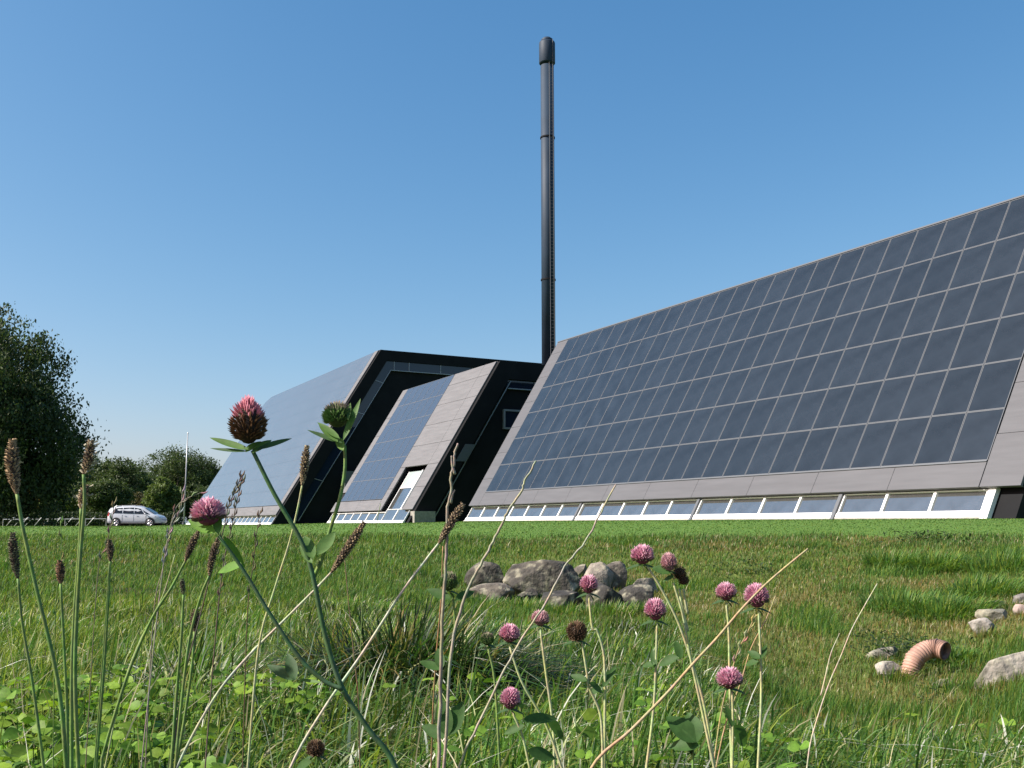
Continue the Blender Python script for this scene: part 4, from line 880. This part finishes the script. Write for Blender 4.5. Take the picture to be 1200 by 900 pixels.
small_clover((810, 880), 'leafy clover shoot without a clear flower at the bottom right of centre', [(812, 870), (812, 905)], .9, 6, 6, 'green', [((815, 870), (782, 838), 26), ((817, 870), (806, 834), 24), ((820, 874), (782, 872), 16)], c=SG, seed=25)

# ribwort plantains
PGp = 'ribwort plantain seed heads'
def plantain(label, a, b, w, path, D, c=(.15, .115, .065), ct=(.05, .035, .025), sc=SG, seed=1, fluffy=False, r=2.):
    """seed head from photo point a (tip) to b (foot), w px wide"""
    s = D / F_PX; K = plant('plantain', label, 'plantain', path[-1], D, PGp); stem(K, [b] + path, D, r * s, sc)
    A_, B_ = at(*a, D), at(*b, D); rg = random.Random(seed); mb = MB(); n = 14
    prof = lambda t: w * s * .5 * (math.sin(math.pi * min(1, .12 + t * .88)) ** .45) * (.78 if t < .15 else 1)
    bend_ = Vector((rg.uniform(-.06, .06) * (A_ - B_).length, 0, 0))
    pt = lambda t: A_ * (1 - t) + B_ * t + bend_ * math.sin(math.pi * t)
    P = [pt(i / n) for i in range(n + 1)]; mb.tube(P, [max(.0004, prof(i / n) * .72) for i in range(n + 1)], 9, 0, ct)
    ax = (A_ - B_).normalized(); x = ax.cross(Vector((0, 1, 0))).normalized(); y = ax.cross(x); nr_ = max(12, int((A_ - B_).length / (s * 2.6)))
    for i in range(nr_):
        for k in range(9):
            t = (i + .5 + rg.uniform(-.2, .2)) / nr_; an = k * .698 + i * .35 + rg.uniform(-.15, .15); o = x * math.cos(an) + y * math.sin(an); b0 = pt(t) + o * prof(t) * .6
            g = rg.uniform(.5, 1.5); cc = tuple(q * g * 1.7 for q in (c if rg.random() < .75 else ct)); e = w * s * .13; tp = b0 + o * prof(t) * .5 + ax * e * rg.uniform(.2, 1.6); sd_ = ax.cross(o) * e
            mb.add([b0 - sd_, b0 + ax * e, b0 + sd_, b0 - ax * e, tp], [[0, 1, 4], [1, 2, 4], [2, 3, 4], [3, 0, 4]], 0, cc)
    if fluffy:
        for i in range(14):
            t = rg.random(); an = rg.uniform(0, 6.28); o = x * math.cos(an) + y * math.sin(an); b0 = pt(t) + o * prof(t); mb.tube([b0, b0 + o * 5 * s + ax * 3 * s], [.5 * s, 1.3 * s], 5, 0, (.42, .38, .27))
    mb.build('seed_head', m_seed, K, False, True); return K
plantain('thick brown plantain head at the far left, tallest of the left group', (15, 515), (20, 579), 17, [(28, 625), (45, 700), (62, 770), (72, 830), (78, 905)], .62, c=(.2, .14, .08), seed=1, r=2.8)
plantain('plantain with ragged head before the sky, stem next to its twin', (106, 516), (98, 556), 13, [(99, 590), (95, 640), (90, 720), (88, 800), (92, 905)], .72, c=(.2, .15, .09), seed=2, fluffy=True, r=2.6)
plantain('shorter fluffy plantain head on the twin stem below the ragged one', (101, 568), (95, 596), 11, [(93, 640), (87, 720), (84, 800), (84, 905)], .74, c=(.22, .16, .1), seed=3, fluffy=True, r=2.4)
plantain('slim upright plantain head at the far left edge below the thick one', (15, 624), (21, 678), 12, [(26, 730), (38, 800), (52, 905)], .72, c=(.08, .08, .045), seed=4)
plantain('stubby plantain head with a reddish bottom', (70, 657), (71, 684), 11, [(74, 740), (78, 820), (80, 905)], .95, c=(.17, .1, .06), seed=5)
plantain('small upright plantain head left of the leaning pair', (128, 632), (129, 658), 9, [(127, 700), (122, 780), (112, 905)], .95, c=(.13, .1, .06), seed=6)
plantain('leaning plantain head under the pink clover, left of the pair', (233, 622), (217, 658), 10, [(200, 690), (178, 725), (150, 790), (122, 880), (118, 905)], .8, seed=7)
plantain('leaning plantain head under the pink clover, right of the pair', (256, 630), (245, 675), 10, [(235, 700), (222, 750), (212, 830), (205, 905)], .8, seed=8)
plantain('narrow upright plantain head rising against the dark gap between buildings', (360, 522), (354, 569), 11, [(348, 600), (338, 640), (322, 690), (303, 760), (290, 905)], .78, c=(.24, .19, .11), sc=SP, seed=9, r=1.5)
plantain('dark plantain head leaning right before the lawn, on a bleached stem', (427, 612), (388, 671), 12, [(372, 688), (340, 720), (290, 770), (250, 820), (205, 905)], .8, c=(.16, .12, .07), sc=(.45, .45, .33), seed=10, r=1.7)
plantain('dark plantain head leaning right beside the dry twig', (543, 590), (514, 637), 12, [(500, 655), (470, 695), (425, 765), (380, 830), (338, 905)], .8, c=(.17, .13, .08), sc=(.5, .5, .38), seed=11, r=1.7)
plantain('tiny green plantain bud left of centre', (213, 678), (215, 697), 7, [(213, 740), (208, 800), (200, 905)], .95, c=(.1, .12, .06), seed=12)
plantain('half hidden dark plantain head low among the blades at left', (230, 714), (228, 740), 11, [(225, 780), (215, 850), (205, 905)], 1.0, c=(.09, .065, .04), seed=13)

# dry stalks
DG = 'dry grass stalks rising across the view'
def stalk(label, path, D, w, c=ST, spike=0, seed=1, dD=0, wig=0, ground=True, twigs=()):
    s = D / F_PX; K = plant('dry_stalk', label, 'grass stalk', path[-1], D, DG); so_, P = stem(K, path, D, w * s * .39, c, dD, ground, 'stem', w * s * .24, wig); rg = random.Random(seed)
    if spike:
        mb = MB(); n = spike
        for i in range(n):
            p = P[min(len(P) - 2, int(i / n * len(P) * .42))]; q = P[min(len(P) - 1, int(i / n * len(P) * .42) + 1)]; p = p + (q - p) * rg.random(); ax = (p - q).normalized(); sdv = ax.cross(Vector((0, 1, 0))) * (1 if i % 2 else -1)
            e = p + ax * 9 * s + sdv * 2.2 * s; m = p + ax * 4 * s + sdv * 2.3 * s
            mb.tube([p, m, e], [.5 * s, 1.3 * s, .25 * s], 5, 0, tuple(v * rg.uniform(.55, 1.1) for v in c))
        mb.build('spikelets', m_seed, K, False, True)
    for tw in twigs: stem(K, tw, D, w * s * .35, c, 0, False, 'twig', w * s * .15)
    return K
stalk('crooked straw reaching up before the solar front, left of the two', [(628, 540), (616, 562), (612, 575), (596, 598), (588, 615), (575, 640), (560, 668), (545, 700), (530, 760), (520, 905)], .9, 4.5, (.33, .32, .22), seed=1, wig=.0004)
stalk('long pale straw crossing the rock pile, right of the two', [(722, 568), (708, 592), (700, 610), (682, 640), (662, 664), (640, 705), (612, 748), (588, 792), (560, 850), (535, 905)], .85, 3.6, (.38, .35, .25), seed=2, wig=.0004)
stalk('thick greyish dead twig with a fork in front of the dark end wall', [(537, 519), (533, 532), (532, 545), (528, 560), (529, 575), (524, 600), (523, 640), (520, 700), (517, 780), (514, 905)], .8, 5.2, (.3, .26, .2), seed=3, wig=.0004, twigs=([(529, 534), (530, 545), (533, 556)], [(533, 574), (530, 580), (528, 590)]))
stalk('tan straw slanting up to the right across the pink clovers', [(947, 643), (920, 665), (895, 687), (868, 715), (840, 748), (812, 778), (782, 812), (740, 855), (690, 905)], .9, 4.6, (.42, .33, .18), seed=4)
stalk('fine forked straw in front of the hollow at right', [(1028, 684), (1012, 712), (998, 738), (985, 770), (972, 800), (960, 835), (950, 870), (945, 905)], 1.3, 2.4, (.5, .44, .32), seed=5, twigs=([(984, 742), (974, 765), (968, 790), (962, 815)],))
stalk('dark thin rye stalk before the pale blue building, left', [(283, 556), (276, 575), (268, 592), (262, 620), (250, 660), (235, 720), (215, 800), (200, 905)], .95, 2.2, (.13, .11, .08), spike=20, seed=6)
stalk('dark thin rye stalk before the pale blue building, right', [(284, 562), (277, 590), (271, 620), (262, 660), (255, 720), (248, 800), (240, 905)], 1.0, 2.2, (.15, .12, .09), spike=20, seed=7)
stalk('thin dry spike left of the flagpole foot', [(196, 640), (200, 615), (210, 590), (236, 577)][::-1] + [(190, 670), (180, 720), (170, 905)], 1.1, 1.8, (.25, .22, .16), spike=8, seed=8)
stalk('bleached bent stalk under the flagpole', [(214, 574), (211, 600), (200, 620), (194, 645), (188, 690), (180, 760), (165, 905)], 1.05, 2.0, (.35, .32, .25), spike=14, seed=9)
stalk('thin stalk rising behind the white car', [(134, 588), (131, 610), (124, 640), (114, 680), (100, 905)], 1.2, 1.6, (.2, .17, .11), spike=10, seed=10)
stalk('slim green stem rising straight through the left group', [(71, 610), (72, 650), (66, 700), (64, 760), (62, 905)], 1.2, 1.8, SG, spike=6, seed=11)
stalk('rusty stem clump upright left of the rocks', [(519, 640), (517, 700), (512, 760), (508, 820), (505, 905)], 1.0, 3.0, (.3, .19, .09), seed=12)
stalk('brown thin stem beside the rusty one', [(404, 655), (408, 700), (414, 760), (420, 820), (422, 905)], 1.1, 2.2, (.2, .14, .08), seed=13)
stalk('green straight stem in front of the clover carpet at left', [(128, 660), (124, 720), (119, 790), (110, 905)], .9, 2.6, SG, seed=14)
stalk('pale green blade stem leaning left over the rye', [(205, 650), (190, 700), (160, 760), (140, 820), (122, 905)], .85, 2.6, SP, seed=15)
stalk('tan thin stalk just right of the large pink clover', [(909, 698), (898, 725), (880, 760), (868, 800), (850, 850), (838, 905)], 1.25, 2.2, (.42, .33, .17), seed=16)
stalk('tan zigzag stalk between the two right clovers', [(886, 720), (874, 745), (866, 760), (858, 785), (846, 830), (835, 905)], 1.3, 2.2, (.4, .31, .16), spike=8, seed=17)
stalk('thin green flowering stem before the middle windows', [(446, 590), (440, 620), (433, 650), (425, 700), (418, 905)], 1.3, 1.4, SG, seed=18)
stalk('short dark stalk with a bent top before the lawn, right of the pink clover', [(305, 598), (300, 630), (297, 660), (290, 720), (284, 905)], 1.1, 1.8, (.12, .1, .06), spike=8, seed=19)
# extra random thin stems for depth between the named ones
rs = np.random.default_rng(77); n = 340; Y = 1.3 + 5.5 * rs.random(n) ** 1.2; X = (rs.random(n) * .62 - .52) * Y
n2 = 120; Y = np.concatenate([Y, 1.2 + 1.4 * rs.random(n2)]); X = np.concatenate([X, (rs.random(n2) * 1.1 - .55) * Y[n:]]); n += n2
blades('tall_thin_grass_stems', X, Y, .10 + .17 * rs.random(n), .0025 + .0012 * rs.random(n), pick(rs, n, dict(green=2, straw=2, white=1.4, olive=2)), rs, .55, (.15, 0), 'scattered taller thin stems standing above the meadow grass', seg=5, droop=.4)
